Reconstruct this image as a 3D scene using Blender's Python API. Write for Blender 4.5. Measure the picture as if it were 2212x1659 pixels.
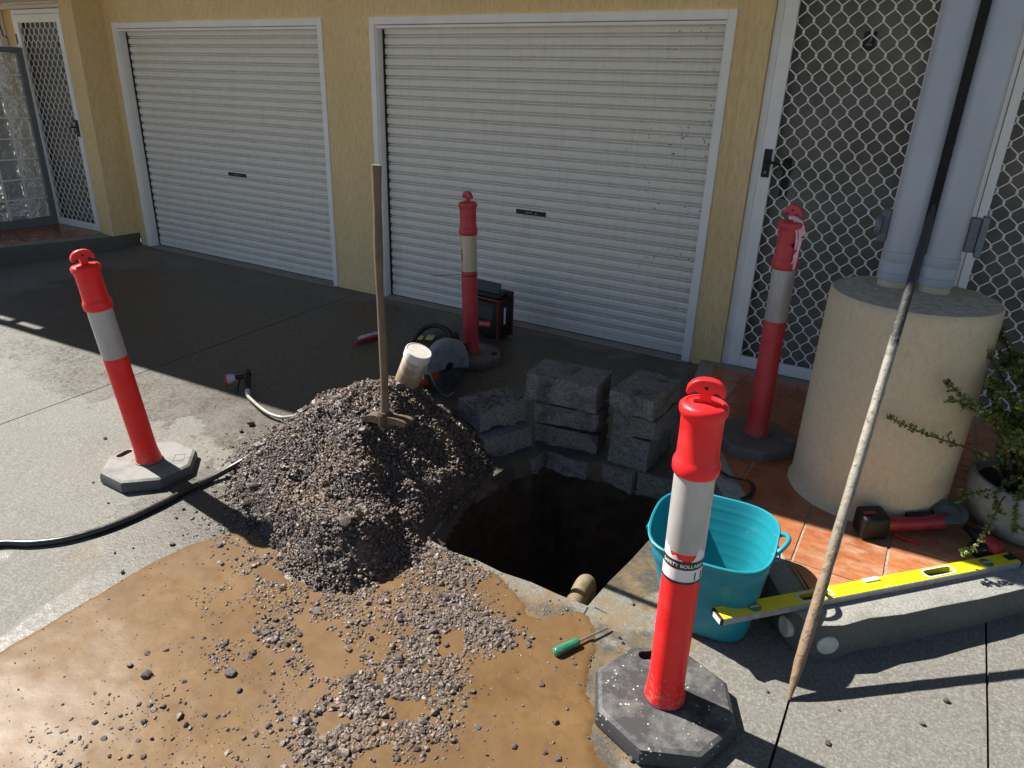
import bpy, bmesh, math, random
import numpy as np
from mathutils import Vector, Matrix, noise as mnoise
from math import sin, cos, pi, radians, sqrt, atan2
random.seed(7); rng = np.random.default_rng(7)
sc = bpy.context.scene
for o in list(bpy.data.objects): bpy.data.objects.remove(o)

# ------------------------------------------------------------------ camera, light, exposure
cam_d = bpy.data.cameras.new('camera'); cam = bpy.data.objects.new('camera', cam_d)
sc.collection.objects.link(cam); sc.camera = cam
yaw, pitch, roll = radians(-30.051), radians(22.681), radians(-2.068)
fwd = Vector((sin(yaw)*cos(pitch), cos(yaw)*cos(pitch), -sin(pitch)))
rgt = Vector((cos(yaw), -sin(yaw), 0)); dwn = fwd.cross(rgt)
r2 = cos(roll)*rgt + sin(roll)*dwn; d2 = -sin(roll)*rgt + cos(roll)*dwn
M = Matrix((r2, -d2, -fwd)).transposed().to_4x4(); M.translation = (0, 0, 1.65)
cam.matrix_world = M
cam_d.sensor_width = 36; cam_d.lens = 36*1522/2212; cam_d.clip_start = .02; cam_d.clip_end = 500

SUN_EL = radians(47)
world = bpy.data.worlds.new('World'); sc.world = world; world.use_nodes = True
wn = world.node_tree; bg = wn.nodes['Background']
sky = wn.nodes.new('ShaderNodeTexSky'); sky.sky_type = 'NISHITA'; sky.sun_disc = False
sky.sun_elevation = SUN_EL; sky.sun_rotation = radians(-90); sky.air_density = .75; sky.dust_density = .1
wn.links.new(sky.outputs[0], bg.inputs[0]); bg.inputs[1].default_value = .05
sun_d = bpy.data.lights.new('sun', 'SUN'); sun_d.energy = 5.0; sun_d.angle = radians(.53); sun_d.color = (1, .955, .88)
sun = bpy.data.objects.new('sun', sun_d); sc.collection.objects.link(sun)
sun.rotation_euler = Vector((cos(SUN_EL), -.002, -sin(SUN_EL))).to_track_quat('-Z', 'Y').to_euler()
sun.location = (-6, 0, 8)
vs = sc.view_settings; vs.view_transform = 'Standard'; vs.look = 'None'; vs.exposure = 1.15; vs.gamma = 1; vs.use_curve_mapping = False
sc.cycles.max_bounces = 8; sc.cycles.diffuse_bounces = 5; sc.cycles.use_denoising = True

# ------------------------------------------------------------------ helpers
SL = .04                                    # the driveway falls away from the house
WY = 4.433                                  # plane of the house front
def gz(y): return SL*(y-WY)
class MB:
    def __init__(s): s.v = []; s.f = []
    def add(s, vs, fs):
        n = len(s.v); s.v += [tuple(v) for v in vs]; s.f += [tuple(i+n for i in f) for f in fs]; return s
    def box(s, a, b): return s.obox([(a[i]+b[i])/2 for i in range(3)], [abs(b[i]-a[i])/2 for i in range(3)])
    def obox(s, c, h, X=(1,0,0), Y=(0,1,0), Z=(0,0,1), taper=1.0):
        c = Vector(c); X, Y, Z = Vector(X).normalized(), Vector(Y).normalized(), Vector(Z).normalized(); vs = []
        for k in (-1, 1):
            t = taper if k > 0 else 1
            for i, j in ((-1,-1),(1,-1),(1,1),(-1,1)): vs.append(c+X*i*h[0]*t+Y*j*h[1]*t+Z*k*h[2])
        return s.add(vs, [(0,3,2,1),(4,5,6,7),(0,1,5,4),(1,2,6,5),(2,3,7,6),(3,0,4,7)])
    def tube(s, pts, r, seg=10, caps=True, flat=1.0, up=None):
        P = [Vector(p) for p in pts]; n = len(P); R = r if isinstance(r, (list, tuple)) else [r]*n
        vs = []; fs = []; prev = None
        for i, p in enumerate(P):
            t = (P[min(i+1, n-1)]-P[max(i-1, 0)]).normalized()
            if prev is None:
                a = Vector(up) if up else (Vector((0,0,1)) if abs(t.z) < .9 else Vector((1,0,0)))
                u = (a-t*a.dot(t)).normalized()
            else: u = (prev-t*prev.dot(t)).normalized()
            prev = u; w = t.cross(u)
            for k in range(seg):
                a = 2*pi*k/seg; vs.append(p+(u*cos(a)*flat+w*sin(a))*R[i])
        for i in range(n-1):
            for k in range(seg):
                a, b = i*seg+k, i*seg+(k+1) % seg; fs.append((a, b, b+seg, a+seg))
        if caps: fs += [tuple(range(seg))[::-1], tuple(range((n-1)*seg, n*seg))]
        return s.add(vs, fs)
    def lathe(s, prof, c=(0,0,0), seg=32, axis=None, capb=True, capt=True):
        vs = []; fs = []; n = len(prof)
        q = Vector((0,0,1)).rotation_difference(Vector(axis)) if axis is not None else None
        for r, z in prof:
            for k in range(seg):
                a = 2*pi*k/seg; v = Vector((r*cos(a), r*sin(a), z))
                if q: v = q @ v
                vs.append(v+Vector(c))
        for i in range(n-1):
            for k in range(seg):
                a, b = i*seg+k, i*seg+(k+1) % seg; fs.append((a, b, b+seg, a+seg))
        if capb: fs.append(tuple(range(seg))[::-1])
        if capt: fs.append(tuple(range((n-1)*seg, n*seg)))
        return s.add(vs, fs)
    def prism(s, poly, z0, z1, inset=0):
        n = len(poly); A = sum(poly[i][0]*poly[(i+1) % n][1]-poly[(i+1) % n][0]*poly[i][1] for i in range(n))
        if A < 0: poly = poly[::-1]
        f0 = z0 if callable(z0) else (lambda x, y: z0); f1 = z1 if callable(z1) else (lambda x, y: z1)
        vs = [(x, y, f0(x, y)) for x, y in poly]+[(x, y, f1(x, y)) for x, y in poly]
        return s.add(vs, [tuple(range(n))[::-1], tuple(range(n, 2*n))]+[(i, (i+1) % n, n+(i+1) % n, n+i) for i in range(n)])
    def mesh(s, name, smooth=False, bevel=0, bseg=2, auto=None):
        me = bpy.data.meshes.new(name); me.from_pydata(s.v, [], s.f)
        if bevel or auto is not None:
            bm = bmesh.new(); bm.from_mesh(me)
            bmesh.ops.remove_doubles(bm, verts=bm.verts, dist=1e-6)
            if bevel:
                es = [e for e in bm.edges if len(e.link_faces) == 2 and e.calc_face_angle(0) > .5]
                bmesh.ops.bevel(bm, geom=es, offset=bevel, segments=bseg, profile=.5, affect='EDGES', clamp_overlap=True)
            bmesh.ops.recalc_face_normals(bm, faces=bm.faces)
            bm.to_mesh(me); bm.free()
        if smooth or auto is not None:
            me.polygons.foreach_set('use_smooth', [True]*len(me.polygons))
            if auto is not None: me.set_sharp_from_angle(angle=radians(auto))
        return me
    def obj(s, name, m, parent=None, **k): return link(name, s.mesh(name, **k), m, parent)
def link(name, me, m, parent=None):
    o = bpy.data.objects.new(name, me); sc.collection.objects.link(o)
    if m and not me.materials: me.materials.append(m)
    if parent: o.parent = parent
    return o
def tag(o, label=None, cat=None, group=None, kind=None):
    for k, v in (('label', label), ('category', cat), ('group', group), ('kind', kind)):
        if v: o[k] = v
    return o
def thing(name, label, cat, loc=(0,0,0), group=None, kind=None):
    o = bpy.data.objects.new(name, None); sc.collection.objects.link(o); o.location = loc; o.empty_display_size = .1
    return tag(o, label, cat, group, kind)
def clip_rect(poly, x0, y0, x1, y1):
    def cut(P, ins, inter):
        out = []
        for i in range(len(P)):
            a, b = P[i-1], P[i]
            if ins(b):
                if not ins(a): out.append(inter(a, b))
                out.append(b)
            elif ins(a): out.append(inter(a, b))
        return out
    def ix(x): return lambda a, b: (x, a[1]+(b[1]-a[1])*(x-a[0])/(b[0]-a[0]))
    def iy(y): return lambda a, b: (a[0]+(b[0]-a[0])*(y-a[1])/(b[1]-a[1]), y)
    P = list(poly)
    for ins, it in ((lambda p: p[0] >= x0, ix(x0)), (lambda p: p[0] <= x1, ix(x1)), (lambda p: p[1] >= y0, iy(y0)), (lambda p: p[1] <= y1, iy(y1))):
        if P: P = cut(P, ins, it)
    return P
def offset_poly(poly, d):                   # inward offset of a CCW polygon
    n = len(poly); out = []
    for i in range(n):
        a, b, c = (Vector(poly[j % n]) for j in (i-1, i, i+1))
        e1 = (b-a).normalized(); e2 = (c-b).normalized()
        n1 = Vector((-e1.y, e1.x)); n2 = Vector((-e2.y, e2.x)); m = (n1+n2)
        m = m/max(.35, m.dot(n1)) if m.length > 1e-6 else n1
        out.append(tuple(b+m*d))
    return out
def poly_dist(px, py, poly):                # signed distance (+ inside), numpy
    P = np.array(poly); d = np.full(px.shape, 1e9); ins = np.zeros(px.shape, bool)
    for i in range(len(P)):
        a, b = P[i-1], P[i]; e = b-a; t = np.clip(((px-a[0])*e[0]+(py-a[1])*e[1])/(e@e), 0, 1)
        d = np.minimum(d, np.hypot(px-a[0]-t*e[0], py-a[1]-t*e[1]))
        c = ((a[1] > py) != (b[1] > py)); 
        with np.errstate(divide='ignore', invalid='ignore'):
            ins ^= c & (px < (b[0]-a[0])*(py-a[1])/(b[1]-a[1]+1e-12)+a[0])
    return np.where(ins, d, -d)
def nz(x, y, s, seed=0.): return mnoise.noise((x*s+seed, y*s-seed*.7, seed*1.3))
def text_mb(txt, size, bold=0.0):
    cu = bpy.data.curves.new('lettering', 'FONT'); cu.body = txt; cu.size = size; cu.align_x = 'CENTER'; cu.align_y = 'CENTER'; cu.offset = bold*size
    o = bpy.data.objects.new('lettering', cu); sc.collection.objects.link(o)
    me = bpy.data.meshes.new_from_object(o.evaluated_get(bpy.context.evaluated_depsgraph_get()))
    mb = MB(); mb.add([v.co.copy() for v in me.vertices], [tuple(p.vertices) for p in me.polygons])
    bpy.data.objects.remove(o); bpy.data.curves.remove(cu); bpy.data.meshes.remove(me); return mb

# ------------------------------------------------------------------ materials
class NT:
    def __init__(s, name):
        s.m = bpy.data.materials.new(name); s.m.use_nodes = True; s.t = s.m.node_tree
        s.b = s.t.nodes['Principled BSDF']; s.L = s.t.links.new
    def n(s, typ, **k):
        x = s.t.nodes.new(typ)
        for a, v in k.items(): setattr(x, a, v)
        return x
    def co(s, kind='Object'):
        if kind == 'World': return s.n('ShaderNodeNewGeometry').outputs['Position']
        return s.n('ShaderNodeTexCoord').outputs[kind]
    def noise(s, co, scale, detail=4, rough=.55, stretch=None, off=None):
        if stretch or off:
            mp = s.n('ShaderNodeMapping'); s.L(co, mp.inputs[0]); mp.inputs['Scale'].default_value = stretch or (1,1,1)
            if off: mp.inputs['Location'].default_value = off
            co = mp.outputs[0]
        x = s.n('ShaderNodeTexNoise'); s.L(co, x.inputs['Vector']); x.inputs['Scale'].default_value = scale
        x.inputs['Detail'].default_value = detail; x.inputs['Roughness'].default_value = rough; return x.outputs['Fac']
    def voro(s, co, scale, feature='F1'):
        x = s.n('ShaderNodeTexVoronoi', feature=feature); s.L(co, x.inputs['Vector']); x.inputs['Scale'].default_value = scale; return x
    def ramp(s, fac, stops):
        r = s.n('ShaderNodeValToRGB'); s.L(fac, r.inputs[0]); e = r.color_ramp.elements
        while len(e) < len(stops): e.new(.5)
        for el, (p, c) in zip(e, stops): el.position = p; el.color = (*c, 1) if not isinstance(c, (int, float)) else (c, c, c, 1)
        return r.outputs[0]
    def mix(s, fac, a, b, mode='MIX'):
        x = s.n('ShaderNodeMix', data_type='RGBA', blend_type=mode)
        for i, v in ((0, fac), (6, a), (7, b)):
            if isinstance(v, (int, float)): x.inputs[i].default_value = v if i == 0 else (v, v, v, 1)
            elif isinstance(v, tuple): x.inputs[i].default_value = (*v, 1)
            else: s.L(v, x.inputs[i])
        return x.outputs[2]
    def math(s, op, a, b=None, clamp=False):
        x = s.n('ShaderNodeMath', operation=op, use_clamp=clamp)
        for i, v in ((0, a), (1, b)):
            if v is None: continue
            if isinstance(v, (int, float)): x.inputs[i].default_value = v
            else: s.L(v, x.inputs[i])
        return x.outputs[0]
    def bump(s, h, strength=.3, dist=.005):
        x = s.n('ShaderNodeBump'); x.inputs['Strength'].default_value = strength; x.inputs['Distance'].default_value = dist
        s.L(h, x.inputs['Height']); s.L(x.outputs[0], s.b.inputs['Normal']); return x
    def set(s, col=None, rough=None, metal=None, spec=None, **k):
        for nm, v in (('Base Color', col), ('Roughness', rough), ('Metallic', metal), ('Specular IOR Level', spec), *k.items()):
            if v is None: continue
            if isinstance(v, (int, float)): s.b.inputs[nm].default_value = v
            elif isinstance(v, tuple): s.b.inputs[nm].default_value = (*v, 1)
            else: s.L(v, s.b.inputs[nm])
        return s.m
def simple(name, col, rough=.5, metal=0, var=.15, scale=18, bump=0, bscale=120, dirt=None, dirt_amt=.0, dscale=7, vary=0, kind='Object', **k):
    t = NT(name); co = t.co(kind); n = t.noise(co, scale, 5)
    lo = tuple(c*(1-var) for c in col); hi = tuple(min(1, c*(1+var)) for c in col)
    c = t.ramp(n, [(.3, lo), (.7, hi)])
    if dirt:
        d = t.noise(co, dscale, 7, .7); c = t.mix(t.ramp(d, [(.62-dirt_amt, 0.), (.75-dirt_amt*.6, 1.)]), c, dirt)
    if vary:
        oi = t.n('ShaderNodeObjectInfo'); c = t.mix(1., c, t.ramp(oi.outputs['Random'], [(0, 1-vary), (1, 1+vary*.0)]), 'MULTIPLY')
    r = t.ramp(t.noise(co, scale*2.3, 4), [(.3, max(.02, rough-.08)), (.7, min(1, rough+.1))])
    if bump: t.bump(t.noise(co, bscale, 5), bump, .003)
    return t.set(c, r, metal, **k)

def m_concrete():
    t = NT('driveway_concrete'); co = t.co('World')
    fine = t.noise(co, 95, 4, .85); mid = t.noise(co, 34, 6, .65); big = t.noise(co, 2.2, 5, .6)
    c = t.ramp(mid, [(.3, (.27,.262,.235)), (.52, (.345,.335,.30)), (.75, (.43,.42,.38))])
    c = t.mix(t.ramp(big, [(.35, .6), (.6, 0.)]), c, (.22,.212,.19)); c = t.mix(t.ramp(t.noise(co, 13, 7, .7), [(.52, 0.), (.70, .55)]), c, (.16,.155,.135))
    c = t.mix(.6, c, t.ramp(fine, [(.28, (.10,.098,.09)), (.5, (.33,.32,.29)), (.72, (.80,.79,.75))]))
    spk = t.voro(co, 130); c = t.mix(t.ramp(spk.outputs['Distance'], [(.12, .55), (.2, 0.)]), c, (.14,.135,.13))
    # water splashed and hosed over the slab: ragged wet patches, the widest also painting in shade before the doors
    sx = t.n('ShaderNodeSeparateXYZ'); t.L(co, sx.inputs[0])
    def band(v, a, b, s):                    # soft 0..1 inside [a,b]
        p = t.math('MULTIPLY', t.math('SUBTRACT', v, a), 1/s, True); q = t.math('MULTIPLY', t.math('SUBTRACT', b, v), 1/s, True)
        return t.math('MULTIPLY', p, q)
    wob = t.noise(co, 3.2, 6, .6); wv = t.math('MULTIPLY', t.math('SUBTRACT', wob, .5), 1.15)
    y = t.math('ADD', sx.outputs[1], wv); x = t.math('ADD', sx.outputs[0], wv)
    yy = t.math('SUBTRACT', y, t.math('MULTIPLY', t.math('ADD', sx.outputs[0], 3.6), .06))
    wet_shade = band(yy, 1.98, 4.25, .05); wet_shade = t.math('MULTIPLY', wet_shade, band(x, -6.6, -.2, .2))
    x2 = t.math('ADD', sx.outputs[0], t.math('MULTIPLY', t.math('SUBTRACT', wob, .5), .32)); w2 = t.math('MULTIPLY', band(x2, -2.50, -.42, .03), band(y, -3., 1.9, .08))
    w3 = t.math('MULTIPLY', band(x, -1.35, -.36, .06), band(y, 1.2, 2.9, .06))
    w4 = t.math('MULTIPLY', band(x, -2.85, -2.2, .05), band(y, 1.25, 2.0, .05))
    wet = t.math('MAXIMUM', t.math('MAXIMUM', wet_shade, w2), w4)
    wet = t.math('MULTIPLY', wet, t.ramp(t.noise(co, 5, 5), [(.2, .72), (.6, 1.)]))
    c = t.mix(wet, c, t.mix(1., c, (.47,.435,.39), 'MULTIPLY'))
    stain = t.math('MULTIPLY', w3, t.ramp(t.noise(co, 9, 6, .65), [(.42, 0.), (.62, .8)])); c = t.mix(stain, c, (.36,.25,.13))
    rust = t.ramp(t.noise(co, 1.9, 3, .5, off=(3.1, 1.7, 0)), [(.66, 0.), (.76, .5)]); c = t.mix(rust, c, (.40,.29,.16))
    c = t.mix(1., c, (.46,.455,.435), 'MULTIPLY')
    t.bump(t.math('ADD', t.math('MULTIPLY', fine, .7), mid), .45, .004)
    rr = t.mix(wet, t.ramp(mid, [(.3, .72), (.7, .9)]), t.ramp(t.noise(co, 40, 4), [(.3, .28), (.7, .55)]))
    return t.set(c, rr, spec=.45)
def m_render(name, c0, c1, c2, streak=True):
    t = NT(name); co = t.co('World'); a = t.noise(co, 60, 6, .7, stretch=(1, 1, .22) if streak else (1, 1, .6)); b = t.noise(co, 2.5, 5, .6, stretch=(1, 1, .5))
    sp = t.voro(co, 55); c = t.ramp(a, [(.28, c0), (.5, c1), (.75, c2)])
    c = t.mix(t.ramp(b, [(.35, .35), (.6, 0.)]), c, c0)
    c = t.mix(t.math('MULTIPLY', t.ramp(sp.outputs['Distance'], [(.05, .8), (.1, 0.)]), t.ramp(t.noise(co, 9, 3), [(.5, 0.), (.6, 1.)])), c, tuple(x*.3 for x in c0))
    t.bump(t.math('ADD', a, t.math('MULTIPLY', t.noise(co, 240, 3, .7), .5)), .7, .006); return t.set(c, .9, spec=.25)
def m_slat():
    t = NT('roller_door_steel'); co = t.co('World'); s = t.n('ShaderNodeSeparateXYZ'); t.L(co, s.inputs[0])
    n = t.noise(co, 6, 5, stretch=(1, 1, 14)); c = t.ramp(n, [(.3, (.70,.665,.60)), (.7, (.79,.755,.69))])
    st = t.noise(co, 5, 4, stretch=(9, 1, .6)); c = t.mix(t.ramp(st, [(.48, 0.), (.75, .18)]), c, (.42,.38,.32))
    # scuffs, chips and mortar splashes crowd the right half of the wide door
    rx = t.math('MULTIPLY', t.math('ADD', s.outputs[0], 2.1), 1.6, True); ch = t.noise(co, 34, 5, .62, stretch=(1, 1, 1.2))
    zone = t.ramp(t.noise(co, 3.1, 3), [(.42, 0.), (.54, 1.)])
    spk = t.math('MULTIPLY', t.ramp(ch, [(.642, 0.), (.66, 1.)]), t.math('MULTIPLY', rx, zone)); c = t.mix(spk, c, (.05,.045,.04))
    sc2 = t.noise(co, 14, 3, .5, stretch=(1, 1, 9), off=(2, 0, 1)); c = t.mix(t.math('MULTIPLY', t.ramp(sc2, [(.735, 0.), (.76, .75)]), t.ramp(s.outputs[2], [(.0, 0.), (1., 1.)])), c, (.10,.09,.08))
    t.bump(t.noise(co, 90, 3), .06, .002); return t.set(c, .42, spec=.4)
def m_mud():
    t = NT('wet_mud'); co = t.co('World'); a = t.noise(co, 3.2, 6, .6); b = t.noise(co, 22, 6, .6)
    fl = t.noise(co, 3.2, 5, .55, stretch=(.8, 2.6, 1)); 
    c = t.ramp(a, [(.28, (.25,.155,.075)), (.5, (.36,.23,.115)), (.72, (.46,.315,.175))])
    c = t.mix(t.ramp(fl, [(.45, 0.), (.7, .45)]), c, (.47,.32,.17))
    c = t.mix(t.ramp(b, [(.48, 0.), (.70, .5)]), c, (.22,.135,.065))
    c = t.mix(1., c, (.375,.335,.265), 'MULTIPLY')
    s = t.n('ShaderNodeSeparateXYZ'); t.L(co, s.inputs[0])
    pud = t.ramp(t.noise(co, 2.1, 5, .6, off=(4, 2, 0)), [(.46, 0.), (.56, 1.)])
    wet = t.ramp(t.math('ADD', t.math('MULTIPLY', s.outputs[0], -.45), t.math('SUBTRACT', a, .9)), [(.0, .62), (.5, .46)])
    g = t.noise(co, 420, 2, .6); t.bump(t.math('ADD', t.math('MULTIPLY', g, .16), t.math('MULTIPLY', b, .6)), .4, .004)
    c = t.mix(t.math('MULTIPLY', pud, .35), c, (.14,.085,.042)); return t.set(c, t.mix(pud, wet, .42), spec=t.mix(pud, .12, .20))
def m_gravel(name, cols, rough=.75):
    t = NT(name); at = t.n('ShaderNodeAttribute', attribute_name='tint'); co = t.co('World')
    c = t.ramp(at.outputs['Fac'], [(0, cols[0]), (.4, cols[1]), (.75, cols[2]), (1., cols[3])])
    n = t.noise(co, 180, 4, .6); c = t.mix(.5, c, t.ramp(n, [(.3, .45), (.7, 1.3)]), 'MULTIPLY')
    c = t.mix(t.ramp(t.noise(co, 4.5, 4), [(.5, 0.), (.7, .6)]), c, (.19,.12,.068))
    t.bump(n, .5, .003); return t.set(c, t.ramp(n, [(.3, rough-.42), (.7, rough)]), spec=.5)
def m_tile():
    t = NT('terracotta'); co = t.co('World'); a = t.noise(co, 7, 6, .65); b = t.noise(co, 42, 5, .7); oi = t.n('ShaderNodeObjectInfo')
    c = t.ramp(a, [(.3, (.30,.085,.035)), (.55, (.42,.14,.05)), (.75, (.50,.20,.085))])
    c = t.mix(1., c, t.ramp(oi.outputs['Random'], [(0, .72), (1, 1.)]), 'MULTIPLY')
    s = t.n('ShaderNodeSeparateXYZ'); t.L(co, s.inputs[0])
    st = t.noise(co, 8, 7, .74, stretch=(1, 1.7, 1)); dry = t.math('MULTIPLY', t.ramp(st, [(.40, 0.), (.66, 1.)]), t.math('MULTIPLY', t.math('ADD', s.outputs[0], .28), 5., True))
    c = t.mix(t.math('MULTIPLY', dry, .55), c, (.48,.33,.22))
    t.bump(b, .15, .002); return t.set(c, t.mix(dry, t.ramp(b, [(.3, .16), (.7, .34)]), .75), spec=.5)

MAT = {}
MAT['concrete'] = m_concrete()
MAT['joint'] = simple('joint_dirt', (.05,.045,.04), .9, var=.4)
MAT['soil'] = simple('pit_soil', (.04,.027,.016), .95, var=.45, scale=14, bump=.9, bscale=30, kind='World')
MAT['old_concrete'] = simple('broken_concrete', (.165,.158,.145), .92, var=.5, scale=85, bump=1., bscale=160, dirt=(.055,.048,.04), dirt_amt=.1, kind='World')
MAT['kerb'] = simple('kerb_concrete', (.27,.265,.24), .9, var=.35, scale=40, bump=.6, bscale=150, dirt=(.10,.105,.075), dirt_amt=.1, dscale=5, kind='World')
def m_kerb():
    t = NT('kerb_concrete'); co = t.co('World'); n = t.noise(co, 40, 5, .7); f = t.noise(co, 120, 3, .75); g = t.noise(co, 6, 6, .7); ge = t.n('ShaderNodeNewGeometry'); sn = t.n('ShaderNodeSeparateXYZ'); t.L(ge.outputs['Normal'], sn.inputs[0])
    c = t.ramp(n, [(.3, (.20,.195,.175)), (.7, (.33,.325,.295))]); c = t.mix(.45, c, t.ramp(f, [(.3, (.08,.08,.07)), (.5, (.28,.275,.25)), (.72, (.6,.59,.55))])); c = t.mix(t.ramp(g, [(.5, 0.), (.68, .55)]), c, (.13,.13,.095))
    c = t.mix(t.math('MULTIPLY', t.ramp(sn.outputs[2], [(.35, 1.), (.7, 0.)]), t.ramp(g, [(.3, .9), (.7, .6)])), c, (.075,.075,.06))  # vertical faces painted darker, for grime and for their shade
    t.bump(t.math('ADD', n, f), .6, .004); return t.set(c, .9, spec=.3)
MAT['kerb'] = m_kerb()
MAT['yellow'] = m_render('yellow_render', (.62,.445,.215), (.78,.59,.315), (.86,.70,.42))
MAT['cream'] = m_render('cream_render', (.56,.445,.285), (.65,.53,.36), (.71,.60,.43), False)
MAT['cement_top'] = simple('cement_top', (.40,.36,.27), .95, var=.3, scale=30, bump=.9, bscale=140)
MAT['soffit'] = simple('soffit_paint', (.66,.60,.50), .7, var=.06)
MAT['white'] = simple('white_powdercoat', (.80,.79,.77), .38, var=.05, scale=5, dirt=(.45,.41,.34), dirt_amt=-.04, dscale=9, kind='World')
MAT['slat'] = m_slat()
MAT['black'] = simple('black_plastic', (.010,.010,.0105), .5, var=.3, spec=.35)
MAT['dark_gap'] = simple('dark_rubber', (.012,.012,.012), .8, var=.3)
MAT['door_leaf'] = simple('dark_door', (.165,.15,.125), .5, var=.3, scale=3)
MAT['greysteel'] = simple('grey_painted_steel', (.16,.18,.19), .5, var=.12)
MAT['pvc'] = simple('grey_pvc', (.37,.39,.43), .34, var=.07, scale=4, dirt=(.27,.27,.28), dirt_amt=-.02, kind='World')
MAT['pvc_dark'] = simple('dark_grey_fitting', (.13,.145,.165), .45, var=.2)
MAT['tile'] = m_tile()
MAT['grout'] = simple('grout', (.27,.23,.18), .95, var=.3, scale=50)
MAT['mud'] = m_mud()
MAT['gravel'] = m_gravel('wet_gravel', [(.035,.027,.023), (.10,.076,.064), (.165,.123,.102), (.26,.195,.16)])
MAT['stone'] = simple('dark_stone', (.135,.11,.10), .6, var=.5, scale=40, bump=.7, bscale=90, vary=.5)
MAT['earth'] = simple('heap_earth', (.14,.105,.085), .9, var=.45, scale=30, bump=1., bscale=55, kind='World')
MAT['bluegrey'] = MAT['greysteel']

# ------------------------------------------------------------------ driveway with the pit cut in it
PIT = [(-1.512,1.97),(-1.40,1.958),(-1.27,1.966),(-1.146,1.952),(-1.02,1.964),(-.90,1.957),(-.777,1.960),(-.765,2.12),(-.742,2.30),(-.727,2.458),(-.70,2.70),(-.69,2.93),
       (-.80,2.965),(-.883,2.952),(-.95,2.972),(-1.04,2.94),(-1.123,2.932),(-1.18,2.905),(-1.26,2.893),(-1.326,2.880),(-1.40,2.897),(-1.464,2.884),(-1.474,2.776),
       (-1.53,2.70),(-1.551,2.497),(-1.60,2.40),(-1.583,2.278),(-1.545,2.12)]
PIT = [(x+.006*nz(x, y, 31.), y+.006*nz(x, y, 27., 5)) for x, y in PIT]
def sheet(outer, holes=(), dz=0., skirt=.1, zf=gz):
    bm = bmesh.new()
    for loop in [outer, *holes]:
        vs = [bm.verts.new((x, y, zf(y)+dz)) for x, y in loop]
        for i in range(len(vs)): bm.edges.new((vs[i-1], vs[i]))
    bmesh.ops.triangle_fill(bm, edges=bm.edges[:], use_beauty=True)
    for f in bm.faces:
        f.normal_update()
        if f.normal.z < 0: f.normal_flip()
    if skirt:
        be = [e for e in bm.edges if len(e.link_faces) == 1]
        r = bmesh.ops.extrude_edge_only(bm, edges=be)
        for g in r['geom']:
            if isinstance(g, bmesh.types.BMVert): g.co.z -= skirt
    bmesh.ops.recalc_face_normals(bm, faces=bm.faces)
    me = bpy.data.meshes.new('sheet'); bm.to_mesh(me); bm.free(); return me
drive = thing('driveway', 'grey concrete driveway in front of the garages, wet and muddy', 'driveway', kind='structure')
def nudge(P, a=.0025):
    out = []
    for i in range(len(P)):
        p, q = Vector(P[i]), Vector(P[(i+1) % len(P)]); L = (q-p).length; k = max(1, min(40, int(L/.05))) if L < 8 else 1
        for j in range(k):
            w = p.lerp(q, j/k); out.append((w.x+a*nz(w.x, w.y, 23), w.y+a*nz(w.x, w.y, 19, 3)) if L < 8 and j else tuple(w))
    return out
G_ = .004
slabs = [[(-40,-30),(-4.09-G_,-30),(-4.09-G_,-2),(-4.09-G_,4.60),(-40,4.60)],
         [(-.053-G_,-30),(-.053-G_,-3),(-.053-G_,2.6),(-.053-G_,4.60),(-4.09+G_,4.60),(-4.09+G_,-2),(-4.09+G_,-30)],
         [(-.053+G_,-30),(.487-G_,-30),(.487-G_,-3),(.487-G_,4.60),(-.053+G_,4.60),(-.053+G_,-3)],
         [(.487+G_,-30),(40,-30),(40,4.60),(.487+G_,4.60),(.487+G_,-3)]]
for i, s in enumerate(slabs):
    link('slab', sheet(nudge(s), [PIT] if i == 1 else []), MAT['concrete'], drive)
link('joint_bed', sheet([(-40,-30),(40,-30),(40,4.6),(-40,4.6)], [offset_poly(PIT, -.03)], dz=-.022, skirt=0), MAT['joint'], drive)
# fine cracks run on from the cut corner of the pit
def crack(pts, w, nm='crack'):
    mb = MB(); P = [Vector(p) for p in pts]; L = []; R = []
    for i, p in enumerate(P):
        t = (P[min(i+1, len(P)-1)]-P[max(i-1, 0)]).normalized(); nrm = Vector((-t.y, t.x)); ww = w*(1-.7*i/(len(P)-1))/2
        L.append(p+nrm*ww); R.append(p-nrm*ww)
    vs = [(v.x, v.y, gz(v.y)+.0012) for v in L+R]; n = len(P)
    mb.add(vs, [(n+i, n+i+1, i+1, i) for i in range(n-1)]); return mb.obj(nm, MAT['dark_gap'], drive)
crack([(-.775,1.955),(-.772,1.92),(-.774,1.89),(-.770,1.85)], .006)
crack([(-.752,1.968),(-.73,1.966),(-.70,1.962)], .005)
# ---- the pit itself
pit = thing('pit', 'square pit dug through the driveway slab, dark inside', 'pit', kind='structure')
def pit_wall():
    mb = MB(); rings = []; base = nudge(PIT, .004); n = len(base); cxp, cyp = -1.13, 2.44
    levels = [(.096, 1.0), (.17, .99), (.30, 1.0), (.45, .97), (.62, .95), (.78, .93)]
    vs = []
    for d, k in levels:
        for x, y in base:
            X, Y = cxp+(x-cxp)*k, cyp+(y-cyp)*k; q = .03 if d > .1 else .004
            vs.append((X+q*nz(X*3+d*9, Y*3, 2.5, d), Y+q*nz(X*3, Y*3-d*8, 2.5, 4+d), gz(y)-d))
    fs = [(l*n+i, (l+1)*n+i, (l+1)*n+(i+1) % n, l*n+(i+1) % n) for l in range(len(levels)-1) for i in range(n)]
    fs.append(tuple(range((len(levels)-1)*n, len(levels)*n)))
    mb.add(vs, fs); return mb
pit_wall().obj('soil_wall', MAT['soil'], pit)
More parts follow.
